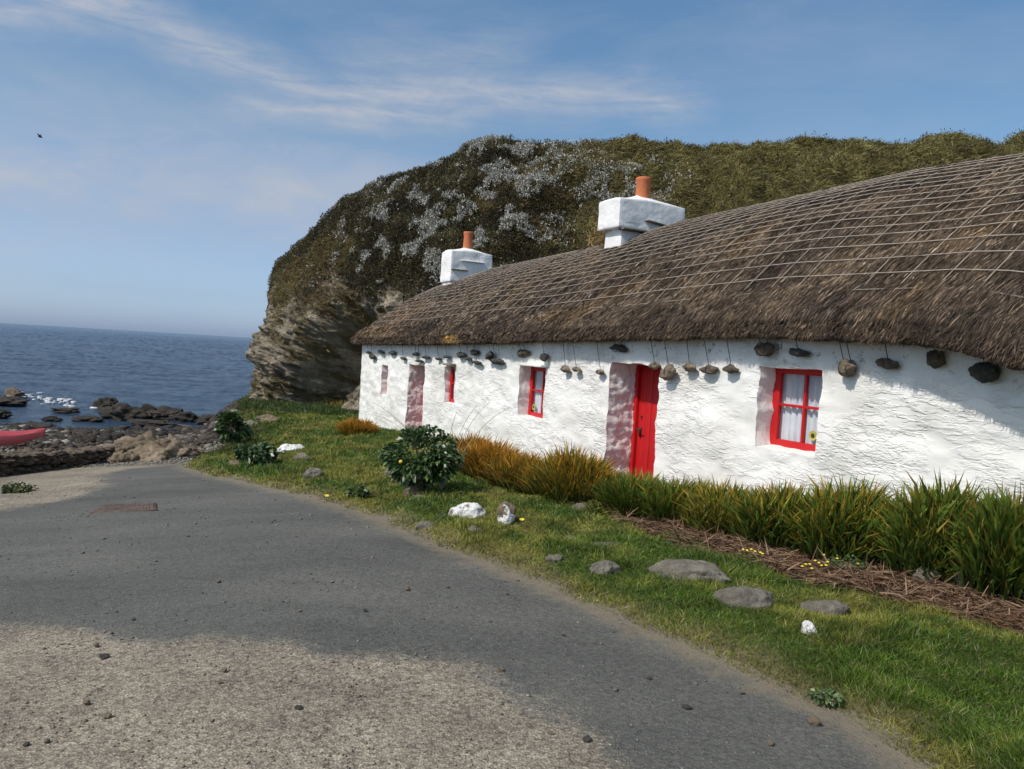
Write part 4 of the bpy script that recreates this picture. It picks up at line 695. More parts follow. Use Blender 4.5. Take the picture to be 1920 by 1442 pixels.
# ------------------------------------------------------------------ weight stones hanging below the eave
# (px, py, w, h, kind, tilt, ropes, label)
def od(n): return ['first', 'second', 'third', 'fourth', 'fifth', 'sixth', 'seventh', 'eighth', 'ninth', 'tenth', 'eleventh', 'twelfth', 'thirteenth', 'fourteenth'][n - 1]
WS = [(1920, 683, 30, 14, 'd', 0, 1, 'dark weight stone cut by the right edge under the thatch corner'),
 (1848, 697, 64, 32, 'd', 0, 1, 'largest dark weight stone, half under the drooping thatch corner at the right'),
 (1756, 674, 38, 30, 'b', 0, 1, 'squarish brown weight stone just left of the drooping thatch corner'),
 (1666, 682, 48, 18, 'b', -.1, 1, 'long tapered brown weight stone, second to the right of the big window'),
 (1590, 690, 40, 28, 't', .1, 2, 'jagged tan weight stone on two ropes right of the big window'),
 (1498, 661, 44, 14, 'd', -.1, 1, 'flat dark weight stone right above the big window'),
 (1434, 655, 44, 24, 'b', 0, 2, 'round brown weight stone above the left corner of the big window'),
 (1372, 692, 28, 16, 'b', 0, 1, 'small reddish weight stone nearest left of the big window'),
 (1331, 693, 40, 16, 'b', 0, 1, 'long reddish weight stone, second to the left of the big window'),
 (1294, 689, 28, 15, 't', 0, 1, 'small tan weight stone, third to the left of the big window'),
 (1255, 698, 34, 24, 't', .5, 1, 'tilted tan weight stone, second to the right of the red door'),
 (1229, 686, 18, 13, 't', .2, 1, 'small weight stone hanging at the top right corner of the red door'),
 (1161, 653, 38, 14, 'd', -.1, 2, 'dark weight stone held tight under the thatch above the red door'),
 (1127, 698, 18, 9, 't', 0, 1, 'tiny tan weight stone at the left edge of the red doorway'),
 (1082, 693, 18, 8, 't', 0, 1, 'thin tan weight stone, second to the left of the red doorway'),
 (1061, 692, 17, 13, 't', 0, 1, 'chunky tan weight stone, third to the left of the red doorway'),
 (1021, 670, 16, 15, 'd', 0, 1, 'square dark weight stone just right of the middle red window'),
 (981, 663, 26, 15, 'b', .1, 2, 'rounded brown weight stone above the middle red window'),
 (933, 678, 32, 11, 'd', 0, 2, 'long dark weight stone, nearest left of the middle red window'),
 (920, 667, 15, 16, 'd', .3, 1, 'upright dark weight stone tucked above the long one left of the middle window'),
 (895, 680, 26, 7, 'd', 0, 1, 'flat dark weight stone hanging lowest between the narrow and the middle window'),
 (890, 661, 24, 10, 'd', 0, 1, 'dark weight stone topmost between the narrow and the middle window'),
 (879, 673, 18, 6, 'd', -.1, 1, 'small flat dark weight stone between the topmost and lowest ones of its cluster'),
 (865, 666, 20, 11, 'd', 0, 1, 'blocky dark weight stone just right of the narrow red window'),
 (838, 669, 20, 5, 'd', 0, 1, 'thin dark weight stone above the narrow red window'),
 (823, 673, 14, 5, 'd', 0, 1, 'little dark weight stone at the upper left of the narrow red window'),
 (800, 670, 23, 6, 'd', 0, 1, 'flat dark weight stone just right of the far doorway'),
 (780, 664, 14, 6, 'd', .1, 1, 'small dark weight stone close under the thatch above the far doorway'),
 (787, 677, 20, 5, 'd', 0, 1, 'thin dark weight stone hanging low over the far doorway head'),
 (757, 672, 13, 6, 'd', 0, 1, 'small dark weight stone at the upper left of the far doorway'),
 (736, 662, 20, 8, 'd', 0, 1, 'dark weight stone right above the far slit window'),
 (714, 660, 18, 6, 'd', -.1, 1, 'flat dark weight stone left above the far slit window'),
 (699, 669, 18, 9, 'd', 0, 1, 'dark weight stone hanging lowest next to the far corner'),
 (691, 661, 12, 5, 'd', 0, 1, 'smallest dark weight stone, at the far corner of the cottage')]
for k, (px, py, w_, h_, kd, tl_, nr, lab) in enumerate(WS):
    m0 = pxm(W(np.array(wallpt(px, py, .1)[0]), np.array(.1), 0.)); dq = min(.16, max(.07, h_ / m0 * .55)); s_, z_ = wallpt(px, py, dq * .8); m0 = pxm(W(np.array(s_), np.array(.1), z_)); P = W(np.array(s_), np.array(dq * .75 + .015), z_)
    wm = w_ / m0; fore = math.sin(PHI) + (px - CX) / F * math.cos(PHI); wm = min(wm * 1.0 / max(fore, .33) * .76, wm * 1.75)
    V_, F_ = rock_geo((wm, dq * 1.7, h_ / m0 * 1.0), 400 + k, 4, .25, .6); c_, s2 = math.cos(tl_), math.sin(tl_); V_ = V_ @ np.array([[c_, 0, s2], [0, 1, 0], [-s2, 0, c_]]); V_ = V_ @ np.stack([A3, -N3, Z3], 0)
    o = mesh_np('weight_stone', V_, [F_], M[{'d': 'darkstone', 'b': 'brownstone', 't': 'tanstone'}[kd]]); o.location = P; tag(o, lab, 'stone', 'weight stones hung along the eave')
    for r_i in range(nr):
        off = 0 if nr == 1 else (-.25 + .5 * r_i) * wm * .8; lean = -.10 - .03 * (k % 3); zt = float(ez(s_)) + .03; a_ = A3 * off + Z3 * h_ / m0 * .30; top = W(np.array(s_ + off + lean * (zt - z_) / .45), np.array(min(.16, dq + .02)), zt + .05) - P
        mb = MB(); pts = np.array([a_, a_ * .5 + top * .5, top]); mb.tube(pts, .0045 if s_ > 8 else .006, 5)
        t_ = np.linspace(0, 6.283, 15); hh, dd = h_ / m0 * .5, dq * .85; loop = np.array([A3 * off - N3 * (math.cos(a) * dd) + Z3 * (math.sin(a) * hh) for a in t_]); mb.tube(loop, .005, 5)
        o2 = mb.build('rope', M['darkrope'], o)
# bare ropes tied down to the wall without stones in view
for (px, py0, py1) in ((1047, 645, 686), (1033, 645, 690), (940, 645, 668), (1322, 640, 676)):
    pass
# ------------------------------------------------------------------ plants by the wall
def clump(px, py, wpx, hpx, n, tipc, midc, basec, lab, tipmix=.5, depth=.42, Wl=.016, lean=.24, fwd=.0):
    P0 = onground(px, py); m_ = pxm(P0); P0 = onground(px - depth * .9 * m_ * (math.cos(PHI) - (px - CX) / F * math.sin(PHI)) * .9, py); L0 = hpx / m_; half = wpx / m_ / 2 ; cen = P0[:2] + NI * depth * .9
    root = None; n = int(n * 1.5); a = rng.uniform(0, 6.283, n); r = np.sqrt(rng.uniform(0, 1, n)); ls_ = half / max(math.sin(PHI) + (px - CX) / F * math.cos(PHI), .5) * (.96 if px < 1000 else .80)
    ds = np.cos(a) * r * ls_; dq = np.sin(a) * r * depth; P = np.stack([cen[0] + AN[0] * ds - NI[0] * dq, cen[1] + AN[1] * ds - NI[1] * dq], 1); gz0 = H(P[:, 0], P[:, 1]) - .02; hb_ = rng.uniform(0, .55, n) * (1 - .55 * r ** 3); gz = gz0 + L0 * hb_
    cl = fbm(xy3(P[:, 0], P[:, 1]), 3, 2, .5, px); L = L0 * (1.0 if hpx < 100 else .84 if hpx < 150 else .72 if hpx < 170 else .64) * rng.uniform(.32, .60, n) * (1 + .3 * cl) * (1 - .15 * r ** 3); out = np.stack([AN[0] * np.cos(a) - NI[0] * np.sin(a), AN[1] * np.cos(a) - NI[1] * np.sin(a)], 1)
    D = np.concatenate([out * (lean * r[:, None] ** 1.5) + rng.normal(size=(n, 2)) * .16 + AN * .10, np.ones((n, 1))], 1); droop = L * rng.uniform(.0, .45, n) * (.4 + r); bend = np.concatenate([out * (droop * .8)[:, None] + rng.normal(size=(n, 2)) * .05, (-droop * .45)[:, None]], 1)
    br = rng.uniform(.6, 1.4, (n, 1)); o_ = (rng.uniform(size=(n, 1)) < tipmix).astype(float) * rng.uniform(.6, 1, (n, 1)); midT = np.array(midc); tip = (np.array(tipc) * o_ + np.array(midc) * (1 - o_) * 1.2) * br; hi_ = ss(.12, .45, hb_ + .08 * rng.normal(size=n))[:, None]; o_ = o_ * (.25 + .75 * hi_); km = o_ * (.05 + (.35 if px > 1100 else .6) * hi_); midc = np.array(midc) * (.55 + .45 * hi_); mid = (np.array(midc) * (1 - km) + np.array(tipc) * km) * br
    base = np.array(basec) * br * .9; pos = np.concatenate([P, gz[:, None]], 1); org = np.array([cen[0], cen[1], float(H(cen[:1], cen[1:2])[0])])
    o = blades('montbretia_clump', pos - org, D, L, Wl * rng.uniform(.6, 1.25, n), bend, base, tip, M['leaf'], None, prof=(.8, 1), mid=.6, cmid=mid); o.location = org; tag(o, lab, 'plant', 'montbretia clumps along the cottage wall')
OR = (.58, .25, .02); BR = (.50, .25, .03); GR = (.105, .165, .022); YG = (.185, .205, .03); DG = (.045, .075, .014); OM = (.28, .17, .025)
clump(666, 818, 74, 34, 1500, OR, OM, DG, 'small orange leaved clump on the lawn by the far corner of the cottage', .85, .35, .016, .5)
clump(868, 886, 80, 78, 2300, OR, OM, DG, 'orange clump directly behind the round bush', .8, .35, .014)
clump(918, 908, 92, 80, 2500, OR, OM, DG, 'bright orange clump in the middle of the orange hedge', .85, .35, .014)
clump(972, 924, 92, 86, 2300, OR, (.22, .18, .03), DG, 'orange tipped dark clump at the right end of the orange hedge', .8, .33, .014)
clump(1062, 946, 132, 116, 3000, OR, (.21, .20, .03), DG, 'rounded clump with orange top and green sides left of the red doorway', .7, .42, .014)
clump(1180, 970, 100, 82, 1900, BR, GR, DG, 'short green clump in front of the red door', .3, .36, .014, .4)
clump(1268, 985, 100, 92, 2000, BR, GR, DG, 'green clump between the red door clump and the window, left half', .36, .38, .015)
clump(1352, 1010, 110, 105, 2100, (.52, .26, .03), YG, DG, 'yellowish brown tipped clump left below the big red window', .4, .38, .015)
clump(1450, 1036, 130, 125, 2300, (.52, .27, .03), GR, DG, 'green clump with brown tips under the big red window', .46, .42, .018)
clump(1572, 1062, 165, 160, 2800, (.50, .26, .03), GR, DG, 'wide green clump right of the big red window, left of the white gap', .46, .42, .018)
clump(1745, 1102, 185, 195, 2600, (.40, .22, .035), GR, DG, 'tall green clump right of the white gap in the hedge', .38, .42, .020)
clump(1880, 1140, 190, 225, 2400, (.38, .2, .035), GR, DG, 'tallest green clump at the right edge of the photo', .32, .42, .021)
clump(1120, 972, 36, 28, 240, (.30, .26, .06), (.16, .17, .03), DG, 'small drooping tuft in front of the rounded orange topped clump', .4, .14, .012, 1.2)
# dead leaf litter under the clumps
n = 105000; bx = np.array(BED); x = rng.uniform(bx[:, 0].min(), bx[:, 0].max(), n); y = rng.uniform(bx[:, 1].min(), bx[:, 1].max(), n); sd = sdf(BED, x, y) + .08 * fbm(xy3(x, y), 3, 3, .5, 5); ok = sd > -.04; x = x[ok]; y = y[ok]; n = len(x)
s_, q_ = SQ(x, y); D = np.stack([rng.normal(size=n) * .8 - .35, rng.normal(size=n) * .8 - .5, np.abs(rng.normal(size=n)) * .22], 1); tone = rng.uniform(.35, 1.35, (n, 1)); hue = rng.uniform(size=(n, 1)); c_ = (np.array([.14, .075, .045]) * (1 - hue) + np.array([.26, .175, .11]) * hue) * tone
tag(blades('leaf_litter', np.stack([x, y, H(x, y) + rng.uniform(0, .035, n)], 1), D, rng.uniform(.08, .22, n), rng.uniform(.005, .011, n), np.stack([0 * x, 0 * x, -rng.uniform(.0, .05, n)], 1), c_, c_, M['straw']), 'dry reddish brown dead leaves lying at the foot of the hedge', 'dead leaves', kind='stuff')

# ------------------------------------------------------------------ stones on the turf
ST = [(540, 853, 60, 20, 'w', 'long whitewashed stone on the lawn beside the leafy plant, farthest of the white stones'), (876, 981, 80, 36, 'w', 'large whitewashed stone on the verge near the round bush'), (950, 999, 36, 38, 'h', 'upright stone, brown on top and white below, right of the large whitewashed stone'), (1512, 1205, 30, 26, 'w', 'small white stone half buried in the grass in the foreground'),
 (1396, 1156, 128, 52, 'g', 'large rounded grey boulder on the foreground verge'), (1548, 1156, 100, 34, 'g', 'flat topped grey slab right of the large grey boulder'), (1292, 1098, 150, 36, 'g', 'long flat grey slab behind the large grey boulder'), (1132, 1078, 64, 24, 'g', 'half buried brownish grey stone left of the long flat slab'), (1736, 1116, 54, 26, 'g', 'grey stone in the dead leaves under the tall clump'), (1818, 1132, 50, 36, 'd', 'dark square stone in the dead leaves, right of the grey one'),
 (796, 988, 46, 14, 'g', 'flat bluish grey stone left of the large whitewashed stone'), (588, 908, 48, 22, 'g', 'mossy grey stone near the lane edge left of the bush'), (740, 906, 46, 26, 'g', 'grey stone in the grass just left behind the round bush'), (437, 879, 32, 16, 't', 'pale stone near the lane edge in front of the far shrub'), (563, 872, 34, 16, 'g', 'small dull stone in front of the long whitewashed stone'),
 (1096, 968, 64, 16, 'g', 'flat grey stone between two hedge clumps'), (1070, 1021, 36, 14, 'g', 'small grey stone in the turf in the middle of the verge'), (890, 1006, 28, 12, 'g', 'tiny flat stone below the large whitewashed stone'), (772, 938, 36, 24, 't', 'pale stone at the foot of the round bush'), (1140, 1034, 64, 10, 'g', 'thin flat stone showing through the turf behind the half buried one'), (1040, 1062, 40, 14, 'g', 'low stone level with the turf near the lane edge'), (785, 945, 30, 12, 'g', 'flat stone right in front of the bush stem'),
 (500, 796, 44, 18, 't', 'weathered stone on the bank below the cliff'), (470, 802, 34, 14, 'g', 'grey stone low on the bank beside the far shrub'), (545, 935, 1, 1, None, '')]
for k, (px, py, w_, h_, kd, lab) in enumerate(ST):
    if not kd: continue
    P = onground(px, py - h_ * .12); m_ = pxm(P); w = w_ / m_; h = h_ / m_; dp = max(w * .6, h * 1.2)
    mt = {'w': 'whitestone', 'g': 'stone', 't': 'tanstone', 'd': 'darkstone', 'h': 'whitestone'}[kd]; flat_ = h_ / w_
    o = rock('stone', (P[0], P[1], P[2] + h * (.06 if kd != 'h' else .25) + (.05 if 'dead leaves' in lab else 0)), (w * .92, dp * .8, h * (1.4 if kd != 'h' else 1.2)), 700 + k * 3, M[mt], rng.uniform(-.3, .3), sub=5, rough=.20, blocky=.7 if k != 4 else .15); tag(o, lab, 'stone', 'stones set in the grass verge')
    if kd == 'h':
        V_, F_ = rock_geo((w * .95, dp * .85, h * .8), 811, 4, .2); mesh_np('brown_cap', V_ + np.array([-.01, .03, h * .28]), [F_], M['tanstone'], o)
LS = [(763, 1106, 16, 9, 'pale loose stone alone on the asphalt left of the verge'), (939, 1258, 16, 9, 'grey loose stone just above the pale concrete edge'), (1154, 1296, 14, 8, 'grey loose stone in the middle of the asphalt at the lower right'), (1057, 1193, 12, 5, 'flat dark chip on the asphalt'), (951, 1116, 10, 5, 'small dark chip near the verge curve'), (841, 1103, 9, 5, 'tiny dark chip above the middle of the lane'), (1217, 1275, 14, 8, 'dark clod below the verge'), (1286, 1327, 24, 7, 'flat dark flake at the lower right of the lane'), (1147, 1265, 11, 6, 'small grey pebble left of the dark clod'), (1032, 1377, 17, 8, 'dark stone on the pale concrete edge near the bottom'), (1100, 1389, 24, 11, 'broken lump at the crumbling concrete edge'), (1390, 1300, 16, 9, 'smooth dark stone close to the verge'), (1283, 1325, 0, 0, ''), (1444, 1397, 18, 11, 'pale cream pebble near the bottom verge'), (1527, 1359, 32, 18, 'brown earthy clod at the edge of the verge'), (180, 1213, 14, 9, 'dark stone on the upper left of the pale concrete'), (162, 1321, 16, 11, 'round dark stone on the pale concrete at the left'), (202, 1346, 18, 11, 'pale smooth stone on the concrete below the round dark stone'), (195, 1235, 22, 10, 'pair of fused dark chips on the upper left concrete'), (412, 1282, 13, 8, 'dark pebble in the middle of the pale concrete'), (421, 1259, 14, 8, 'brown pebble just above the dark one on the pale concrete'), (49, 1398, 14, 7, 'dark flake at the lower left corner'), (88, 1393, 14, 9, 'grey chip right of the dark flake at the lower left'), (409, 1092, 13, 6, 'pale pebble on the asphalt below the manhole'), (562, 1147, 11, 6, 'small grey pebble in the centre left of the asphalt'), (684, 1146, 12, 6, 'small stone on the asphalt above the concrete corner'), (547, 1186, 9, 6, 'dark pebble right above the pale concrete edge'), (560, 1330, 22, 10, 'lump of broken surface in the crumbled patch'), (250, 1163, 10, 5, 'small dark pebble at the concrete edge on the left')]
for k, (px, py, w_, h_, lab) in enumerate(LS):
    if not w_: continue
    P = gpt(px, py); m_ = pxm(P); pale = 'pale' in lab or 'cream' in lab
    o = rock('loose_stone', (P[0], P[1], P[2] + h_ / m_ * .35), (w_ / m_ * .72, w_ / m_ * .6, h_ / m_ * .8), 600 + k * 7, M['tanstone' if pale or 'brown' in lab else 'stone' if 'grey' in lab or 'smooth' in lab else 'darkstone'], rng.uniform(0, 3), sub=3, rough=.25); tag(o, lab, 'stone', 'loose stones lying on the lane')
# manhole cover
c = [gpt(*p) for p in ((172, 962), (291, 957), (290, 945), (196, 947))]; P = sum(c) / 4; ex = c[1] - c[0]; wl = np.linalg.norm(ex[:2]) * .88; ang = math.atan2(ex[1], ex[0]); dl = .5 * (np.linalg.norm((c[3] - c[0])[:2]) + np.linalg.norm((c[2] - c[1])[:2])) * .62
e0 = empty('manhole_cover', P, 0); mb = MB(); nx_, ny_ = 96, 60; gxm, gym = np.meshgrid(np.linspace(-.5, .5, nx_) * wl * .92, np.linspace(-.5, .5, ny_) * dl, indexing='ij'); pt = (np.sin(gxm * 6.283 / .06 + gym * 6.283 / .06) * np.sin(gxm * 6.283 / .06 - gym * 6.283 / .06)); hh = .006 + .006 * (pt > .15); hh = np.where((np.abs(gxm) > wl * .43) | (np.abs(gym) > dl * .45), .012, hh); hh[0] = hh[-1] = -.03; hh[:, 0] = hh[:, -1] = -.03
Q4 = [np.array(p) - P for p in c]
def bil(u, v): u = np.asarray(u)[..., None]; v = np.asarray(v)[..., None]; return Q4[0] * (1 - u) * (1 - v) + Q4[1] * u * (1 - v) + Q4[2] * u * v + Q4[3] * (1 - u) * v
sl = (H0(np.array([P[0] + .3]), np.array([P[1]])) - H0(np.array([P[0] - .3]), np.array([P[1]])))[0] / .6; sl2 = (H0(np.array([P[0]]), np.array([P[1] + .3])) - H0(np.array([P[0]]), np.array([P[1] - .3])))[0] / .6
def tiltz(X, Y): ca, sa = math.cos(ang), math.sin(ang); return (X * ca - Y * sa) * sl + (X * sa + Y * ca) * sl2
Vl = bil(gxm.ravel() / (wl * .92) * .98 + .5, gym.ravel() / dl * .98 + .5); Vl[:, 2] += hh.ravel()
mesh_np('lid', Vl, [grid_faces(nx_, ny_)], M['rust'], e0, False)
fw = .022; mb = MB()
for (a0, a1, b0, b1) in ((-wl / 2 - fw, wl / 2 + fw, -dl / 2 - fw, -dl / 2 - .006), (-wl / 2 - fw, wl / 2 + fw, dl / 2 + .006, dl / 2 + fw), (-wl / 2 - fw, -wl / 2 + .02, -dl / 2 - .005, dl / 2 + .005), (wl / 2 - .02, wl / 2 + fw, -dl / 2 - .005, dl / 2 + .005)):
    V_ = np.array([bil(X_ / wl + .5, Y_ / dl + .5) + np.array([0, 0, Zz]) for X_ in (a0, a1) for Y_ in (b0, b1) for Zz in (-.03, .006)]); mb.add(V_, np.array([[0, 1, 3, 2], [4, 6, 7, 5], [0, 4, 5, 1], [2, 3, 7, 6], [0, 2, 6, 4], [1, 5, 7, 3]]))
mesh_np('cover_frame', np.concatenate(mb.V), [np.concatenate(mb.F)], M['rust'], e0, False); tag(e0, 'rusty rectangular iron cover set in the asphalt lane', 'manhole cover')

# ------------------------------------------------------------------ turf
def turf(n, rmin, rmax, name, lab, amin, amax):
    r = np.exp(rng.uniform(np.log(rmin), np.log(rmax), n)); az = rng.uniform(amin, amax, n); x = r * np.sin(az); y = r * np.cos(az); s_, q_ = SQ(x, y)
    ok = ~((q_ < .03) & (q_ > -2 * HALF) & (s_ > 0) & (s_ < SEND)); ls = lawn_sd(x, y); ok &= ls > -.03; bd = sdf(BED, x, y) + .12 * fbm(xy3(x, y), 3.5, 3, .6, 12); ok &= bd < .02 + .05 * rng.normal(size=n); ok &= (q_ > -.2) | (s_ < 0)
    x, y, r, ls, bd = x[ok], y[ok], r[ok], ls[ok], bd[ok]; n = len(x); P3_ = xy3(x, y); n1 = fbm(P3_, .8, 4, .5, 11); n2 = fbm(P3_, 3.5, 4, .6, 12); n4 = fbm(P3_, 1.7, 3, .5, 14)
    ok = rng.uniform(size=n) < (.95 - .45 * ss(.25, .6, n4)) * (.35 + .65 * ss(-.03, .25, ls)); x, y, r, ls, n1, n2, n4 = [a[ok] for a in (x, y, r, ls, n1, n2, n4)]; n = len(x); P3_ = xy3(x, y)
    dry = np.clip(.10 + ss(-.2, .4, n1 + .4 * n2) * .75 + ss(.35, .0, ls) * .65, 0, 1)[:, None]; dry = np.clip(dry + .25 * rng.normal(size=(n, 1)), 0, 1)
    g = np.array([.060, .135, .011]); yg = np.array([.235, .23, .040]); tone = rng.uniform(.5, 1.45, (n, 1)) * (.72 + .5 * ss(-.4, .4, n2))[:, None]; c_ = (g * (1 - dry) + yg * dry) * tone; dead = (rng.uniform(size=(n, 1)) < .06); c_ = np.where(dead, np.array([.30, .25, .14]) * tone, c_)
    L = rng.uniform(.022, .062, n) * (1 + .8 * ss(-.1, .45, -n4)) * (.6 + .4 * ss(0, .3, ls)) * np.clip(r / 9, 1, 1.5); D = np.stack([rng.normal(size=n) * .45, rng.normal(size=n) * .45, np.ones(n)], 1) + .35 * np.stack([fbm(P3_, 2.5, 2, .5, 15), fbm(P3_, 2.5, 2, .5, 16), 0 * x], 1)
    tag(blades(name, np.stack([x, y, H(x, y) - .006], 1), D, L, np.maximum(.0035, .00085 * r) * rng.uniform(.7, 1.3, n), np.stack([rng.normal(size=n) * .018, rng.normal(size=n) * .018, -L * .2], 1), c_ * .75, c_ * 1.15, M['leaf'], prof=(1, .75)), lab, 'grass', kind='stuff')
turf(620000, 3.0, 15, 'grass', 'short green and yellowish turf of the verge beside the lane', -.52, .80)
turf(210000, 15, 46, 'grass', 'green turf sloping up to the foot of the cliff', -.42, .05)
# taller tufts / rough growth at the foot of the cliff and on the bank
def roughpatch(pxs, n, L0, ca, cb, lab, name='rough_grass', spread=.5, wd=.02, kind='stuff', cat='grass'):
    Ps = np.array([onground(*p) for p in pxs]); k = rng.integers(0, len(Ps), n); P = Ps[k] + np.concatenate([rng.normal(size=(n, 2)) * spread, np.zeros((n, 1))], 1); ok = (lawn_sd(P[:, 0], P[:, 1]) > .0); P = P[ok]; n = len(P); P[:, 2] = H(P[:, 0], P[:, 1]) - .01
    h = rng.uniform(size=(n, 1)); tone = rng.uniform(.5, 1.3, (n, 1)); c_ = (np.array(ca) * (1 - h) + np.array(cb) * h) * tone; cl = fbm(P, 2, 3, .5, 33); L = L0 * rng.uniform(.5, 1.1, n) * (1 + .7 * cl); D = rng.normal(size=(n, 3)) * .3 + np.array([0, 0, 1])
    return tag(blades(name, P, D, L, np.full(n, wd), rng.normal(size=(n, 3)) * .04 * np.array([1, 1, .3]) - np.array([0, 0, .3]) * L[:, None], c_ * .7, c_ * 1.1, M['leaf']), lab, cat, kind=kind)
roughpatch([(560, 752), (600, 748), (640, 750), (520, 765), (480, 760), (620, 765), (660, 765), (580, 775)], 34000, .30, (.035, .075, .012), (.09, .12, .03), 'long lush green growth along the foot of the cliff', spread=1.1, wd=.03)
roughpatch([(655, 755), (668, 770)], 5000, .5, (.10, .11, .02), (.30, .22, .04), 'yellowish tall plants beside the far corner of the cottage', name='tall_weeds', spread=.45, wd=.03)
roughpatch([(620, 745), (600, 745), (640, 742)], 5000, .45, (.03, .06, .012), (.08, .12, .02), 'dark green nettles in the mouth of the cliff hollow', name='nettles', spread=.5, wd=.035)
roughpatch([(395, 850), (420, 845), (455, 815), (440, 780), (460, 768)], 12000, .16, (.04, .08, .015), (.14, .14, .04), 'rough grass on the seaward bank around the far shrub', spread=.6, wd=.02)

# ------------------------------------------------------------------ shrubs
def shrub(px, py, wpx, hpx, n, lab, leafL, seed, flower=None, squash=1.0, stem=True, name='shrub', cA=(.030, .062, .018), cB=(.085, .14, .04)):
    P0 = onground(px, py); m_ = pxm(P0); w = wpx / m_ / 2; h = hpx / m_; rr = np.random.default_rng(seed); e = empty(name, P0); tag(e, lab, 'shrub')
    z0 = h * .12 if stem else .02; zc = (z0 + h) / 2; hv = (h - z0) / 2
    blobs = []
    for k in range(19): 
        d = rr.normal(size=3); d[2] = d[2] * .9 + .15; d /= np.linalg.norm(d); blobs.append(np.array([d[0] * w * .74, d[1] * w * .74, zc + d[2] * hv * .70 * squash]))
    blobs = np.array(blobs); k = rr.integers(0, len(blobs), n); d = unit(rr.normal(size=(n, 3)) + np.array([0, 0, .25])); rb = w * .30 * rr.uniform(.45, 1.15, n)[:, None] * rr.uniform(.7, 1.35, len(blobs))[k][:, None]; P = blobs[k] + d * rb * np.array([1, 1, .8]); P[:, 2] = np.maximum(P[:, 2], .03)
    out = unit(P - np.array([0, 0, zc * .8])); D = out * .8 + d * .5 + np.array([0, 0, -.25]) + rr.normal(size=(n, 3)) * .35; tone = rr.uniform(.55, 1.5, (n, 1)) ; hue = rr.uniform(size=(n, 1)) ** 2; c_ = (np.array(cA) * (1 - hue) + np.array(cB) * hue) * tone
    L = leafL * rr.uniform(.6, 1.2, n); blades('crown', P, D, L, L * .62, np.stack([0 * L, 0 * L, -L * .35], 1), c_, c_ * 1.1, M['shrub'], e, prof=(.15, 1), mid=.5)
    mb = MB()
    if stem: mb.tube([(0, 0, -.05), (.01, 0, h * .12), (0, .01, h * .3)], [.028, .022, .018], 8)
    for b_ in blobs[::2]: mb.tube([(0, 0, h * .2 if stem else 0), b_ * np.array([.45, .45, .7]), b_], [.014, .009, .004], 5)
    mb.build('trunk', M['wood'], e)
    return e, P0, w, h
e, P0, w, h = shrub(788, 930, 140, 122, 3600, 'round dark green shrub on a short stem standing on the verge before the far doorway', .066, 4)
V_, F_ = ico(2); 
for (dx, dy, dz) in ((-.33, -.36, .58),): mesh_np('yellow_leaf', V_ * [.022, .01, .02] + np.array([dx * w * 1.3, -w * .95, h * .55]), [F_], M['yellow'], e)
shrub(434, 838, 54, 62, 1300, 'small dark green shrub on the seaward bank at the end of the lane', .12, 9)
shrub(480, 880, 62, 44, 700, 'low sprawling leafy plant beside the long whitewashed stone', .10, 12, squash=.6, stem=False, name='leafy_plant', cA=(.03, .065, .02), cB=(.09, .14, .05))
shrub(672, 930, 34, 18, 160, 'low rosette of green leaves at the lane edge left of the round shrub', .08, 14, squash=.4, stem=False, name='weed', cA=(.05, .08, .02), cB=(.13, .16, .05))
shrub(1548, 1304, 50, 13, 260, 'pale green weed rosette at the verge edge in the foreground', .028, 15, squash=.3, stem=False, name='weed', cA=(.06, .10, .03), cB=(.12, .17, .06))
shrub(1590, 1092, 66, 20, 260, 'low leafy mat with yellow flowers at the front of the dead leaves', .03, 16, squash=.3, stem=False, name='leafy_plant', cA=(.04, .07, .02), cB=(.09, .14, .04))
shrub(36, 917, 50, 9, 500, 'tiny green weed growing on the pale concrete by the stone wall', .05, 17, squash=.3, stem=False, name='weed', cA=(.04, .06, .015), cB=(.1, .12, .03))
# bare arching stems around the shrub
P = onground(790, 925) + np.append(NI * .25, 0); mb = MB()
for (ex, ey, zt) in [(-.95, .5, .95), (-.85, .35, .8), (-.7, .6, .75), (.35, .3, 1.0), (.5, .4, 1.05), (.75, .35, 1.0), (.1, .4, .9), (-.55, .5, .7)]:
    t = np.linspace(0, 1, 9)[:, None]; pts = np.array([0, 0, 0.]) * (1 - t) + np.array([ex, ey, zt]) * t + np.array([0, 0, .18]) * np.sin(t * np.pi) ; mb.tube(pts, np.linspace(.005, .0028, 9), 4)
o = mb.build('bare_stems', M['rope']); o.location = P; tag(o, 'thin bare arching stems rising from behind the round shrub against the white wall', 'dry plant')
